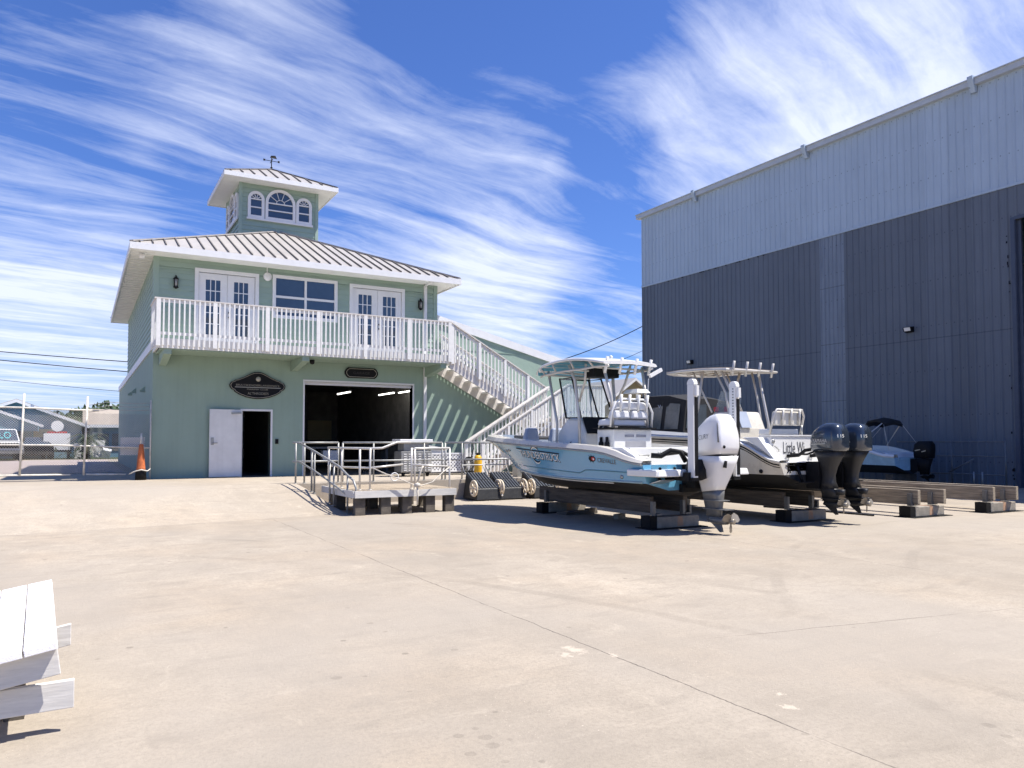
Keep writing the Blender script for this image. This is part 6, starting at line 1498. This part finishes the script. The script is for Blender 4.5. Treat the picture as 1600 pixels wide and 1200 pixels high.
def rg(v, a, b, c_, d, smooth=True):
    x = N.new('ShaderNodeMapRange'); x.interpolation_type = 'SMOOTHSTEP' if smooth else 'LINEAR'
    for i, q in enumerate((a, b, c_, d)): x.inputs[i + 1].default_value = q
    L.new(v, x.inputs[0]); return x.outputs[0]
sx = N.new('ShaderNodeSeparateXYZ'); L.new(D_, sx.inputs[0])
zc = sm('MAXIMUM', sx.outputs['Z'], .0); den = sm('ADD', zc, .06)
cmb = N.new('ShaderNodeCombineXYZ'); L.new(sm('DIVIDE', sx.outputs['X'], den), cmb.inputs[0]); L.new(sm('DIVIDE', sx.outputs['Y'], den), cmb.inputs[1])
# cirrus sheet: coordinates along and across the wind
A_ = R(75)
rot = N.new('ShaderNodeVectorRotate'); rot.rotation_type = 'Z_AXIS'; rot.inputs['Angle'].default_value = -(math.pi / 2 - A_); L.new(cmb.outputs[0], rot.inputs['Vector'])
def nz(scale, stretch, det, rough, dist=0, off=(0, 0, 0)):
    mp = N.new('ShaderNodeMapping'); mp.inputs['Scale'].default_value = stretch; mp.inputs['Location'].default_value = off; L.new(rot.outputs[0], mp.inputs[0])
    n = N.new('ShaderNodeTexNoise'); n.inputs['Scale'].default_value = scale; n.inputs['Detail'].default_value = det; n.inputs['Roughness'].default_value = rough; n.inputs['Distortion'].default_value = dist; L.new(mp.outputs[0], n.inputs[0]); return n.outputs['Fac']
wv = N.new('ShaderNodeTexNoise'); wv.inputs['Scale'].default_value = .55; wv.inputs['Detail'].default_value = 3; L.new(rot.outputs[0], wv.inputs[0])
wofs = vm('SCALE', vm('SUBTRACT', wv.outputs['Color'], (.5, .5, .5))); wofs.node.inputs[3].default_value = .75
base_v = vm('ADD', rot.outputs[0], wofs)
def nz(scale, stretch, det, rough, dist=0, off=(0, 0, 0)):
    mp = N.new('ShaderNodeMapping'); mp.inputs['Scale'].default_value = stretch; mp.inputs['Location'].default_value = off; L.new(base_v, mp.inputs[0])
    n = N.new('ShaderNodeTexNoise'); n.inputs['Scale'].default_value = scale; n.inputs['Detail'].default_value = det; n.inputs['Roughness'].default_value = rough; n.inputs['Distortion'].default_value = dist; L.new(mp.outputs[0], n.inputs[0]); return n.outputs['Fac']
streak = nz(2.1, (.26, 1.7, 1), 6, .55, .25)
band = nz(5.2, (.20, 1.5, 1), 7, .58, .5, (3, 1, 0))
puff = nz(2.6, (.8, 1.0, 1), 15, .70, .3, (5, 2, 0)); big = nz(.75, (.8, 1.1, 1), 3, .5, .3, (9, 4, 0))
fine = nz(13, (.45, 1.6, 1), 10, .70, .8, (1, 7, 0))
cov = sm('ADD', sm('ADD', sm('MULTIPLY', streak, .46), sm('MULTIPLY', band, .30)), sm('ADD', sm('MULTIPLY', puff, .20), sm('MULTIPLY', fine, .10)))
cov = sm('ADD', cov, sm('MULTIPLY', sm('SUBTRACT', big, .5), .22))
def blob(px, py, deg, amt):
    d = (P_(px, py, 1) - Vector((0, 0, 1.6))).normalized(); dt = vm('DOT_PRODUCT', D_, tuple(d), 1)
    return rg(dt, math.cos(R(deg)), math.cos(R(deg * .15)), 0, amt)
for b in ((1250, 180, 15, .09), (1480, 120, 15, .08), (760, 450, 8, .06), (60, 470, 9, .05), (700, 330, 11, .05), (400, 150, 11, .04), (120, 420, 12, .05), (830, 480, 9, .05), (1050, 130, 7, .05),
          (930, 40, 8, -.10), (60, 30, 11, -.05), (960, 285, 5, -.11), (520, 40, 7, -.03), (330, 290, 5, -.05), (60, 240, 6, -.04), (700, 40, 8, -.06), (920, 520, 5, -.08), (1000, 380, 4, -.05)):
    cov = sm('ADD', cov, blob(*b))
fwdot = vm('DOT_PRODUCT', D_, tuple((P_(800, 500, 1) - Vector((0, 0, 1.6))).normalized()), 1)
cov = sm('ADD', cov, rg(fwdot, -.1, .65, -.30, .015))
hz = rg(sx.outputs['Z'], .0, .30, .07, 0)
cov = sm('ADD', cov, hz)
cl = rg(cov, .49, .765, 0, 1, False)
cl = sm('MULTIPLY', sm('POWER', cl, 1.15), .88, True)
tint = N.new('ShaderNodeMix'); tint.data_type = 'RGBA'; tint.blend_type = 'MULTIPLY'; tint.inputs[0].default_value = 1; L.new(sky.outputs[0], tint.inputs[6]); tint.inputs[7].default_value = (.43, .60, 1.03, 1)
cc = N.new('ShaderNodeMix'); cc.data_type = 'RGBA'; cc.blend_type = 'MIX'; L.new(cl, cc.inputs[0]); L.new(tint.outputs[2], cc.inputs[6]); cc.inputs[7].default_value = (5.9, 6.3, 7.5, 1)
L.new(cc.outputs[2], bg.inputs[0])

cam = bpy.data.cameras.new('camera'); cam.sensor_width = 36; cam.lens = 27; cam.shift_y = 44.9 / 1600; cam.clip_end = 3000; cam.clip_start = .05
co = bpy.data.objects.new('camera', cam); COL.objects.link(co); co.location = (0, 0, 1.6); co.rotation_euler = (R(92.2), 0, -R(29.36)); SC.camera = co
SC.view_settings.view_transform = 'Standard'; SC.view_settings.look = 'None'; SC.view_settings.exposure = .74; SC.view_settings.gamma = 1
SC.cycles.max_bounces = 8; SC.cycles.transparent_max_bounces = 12
SC.cycles.use_denoising = True
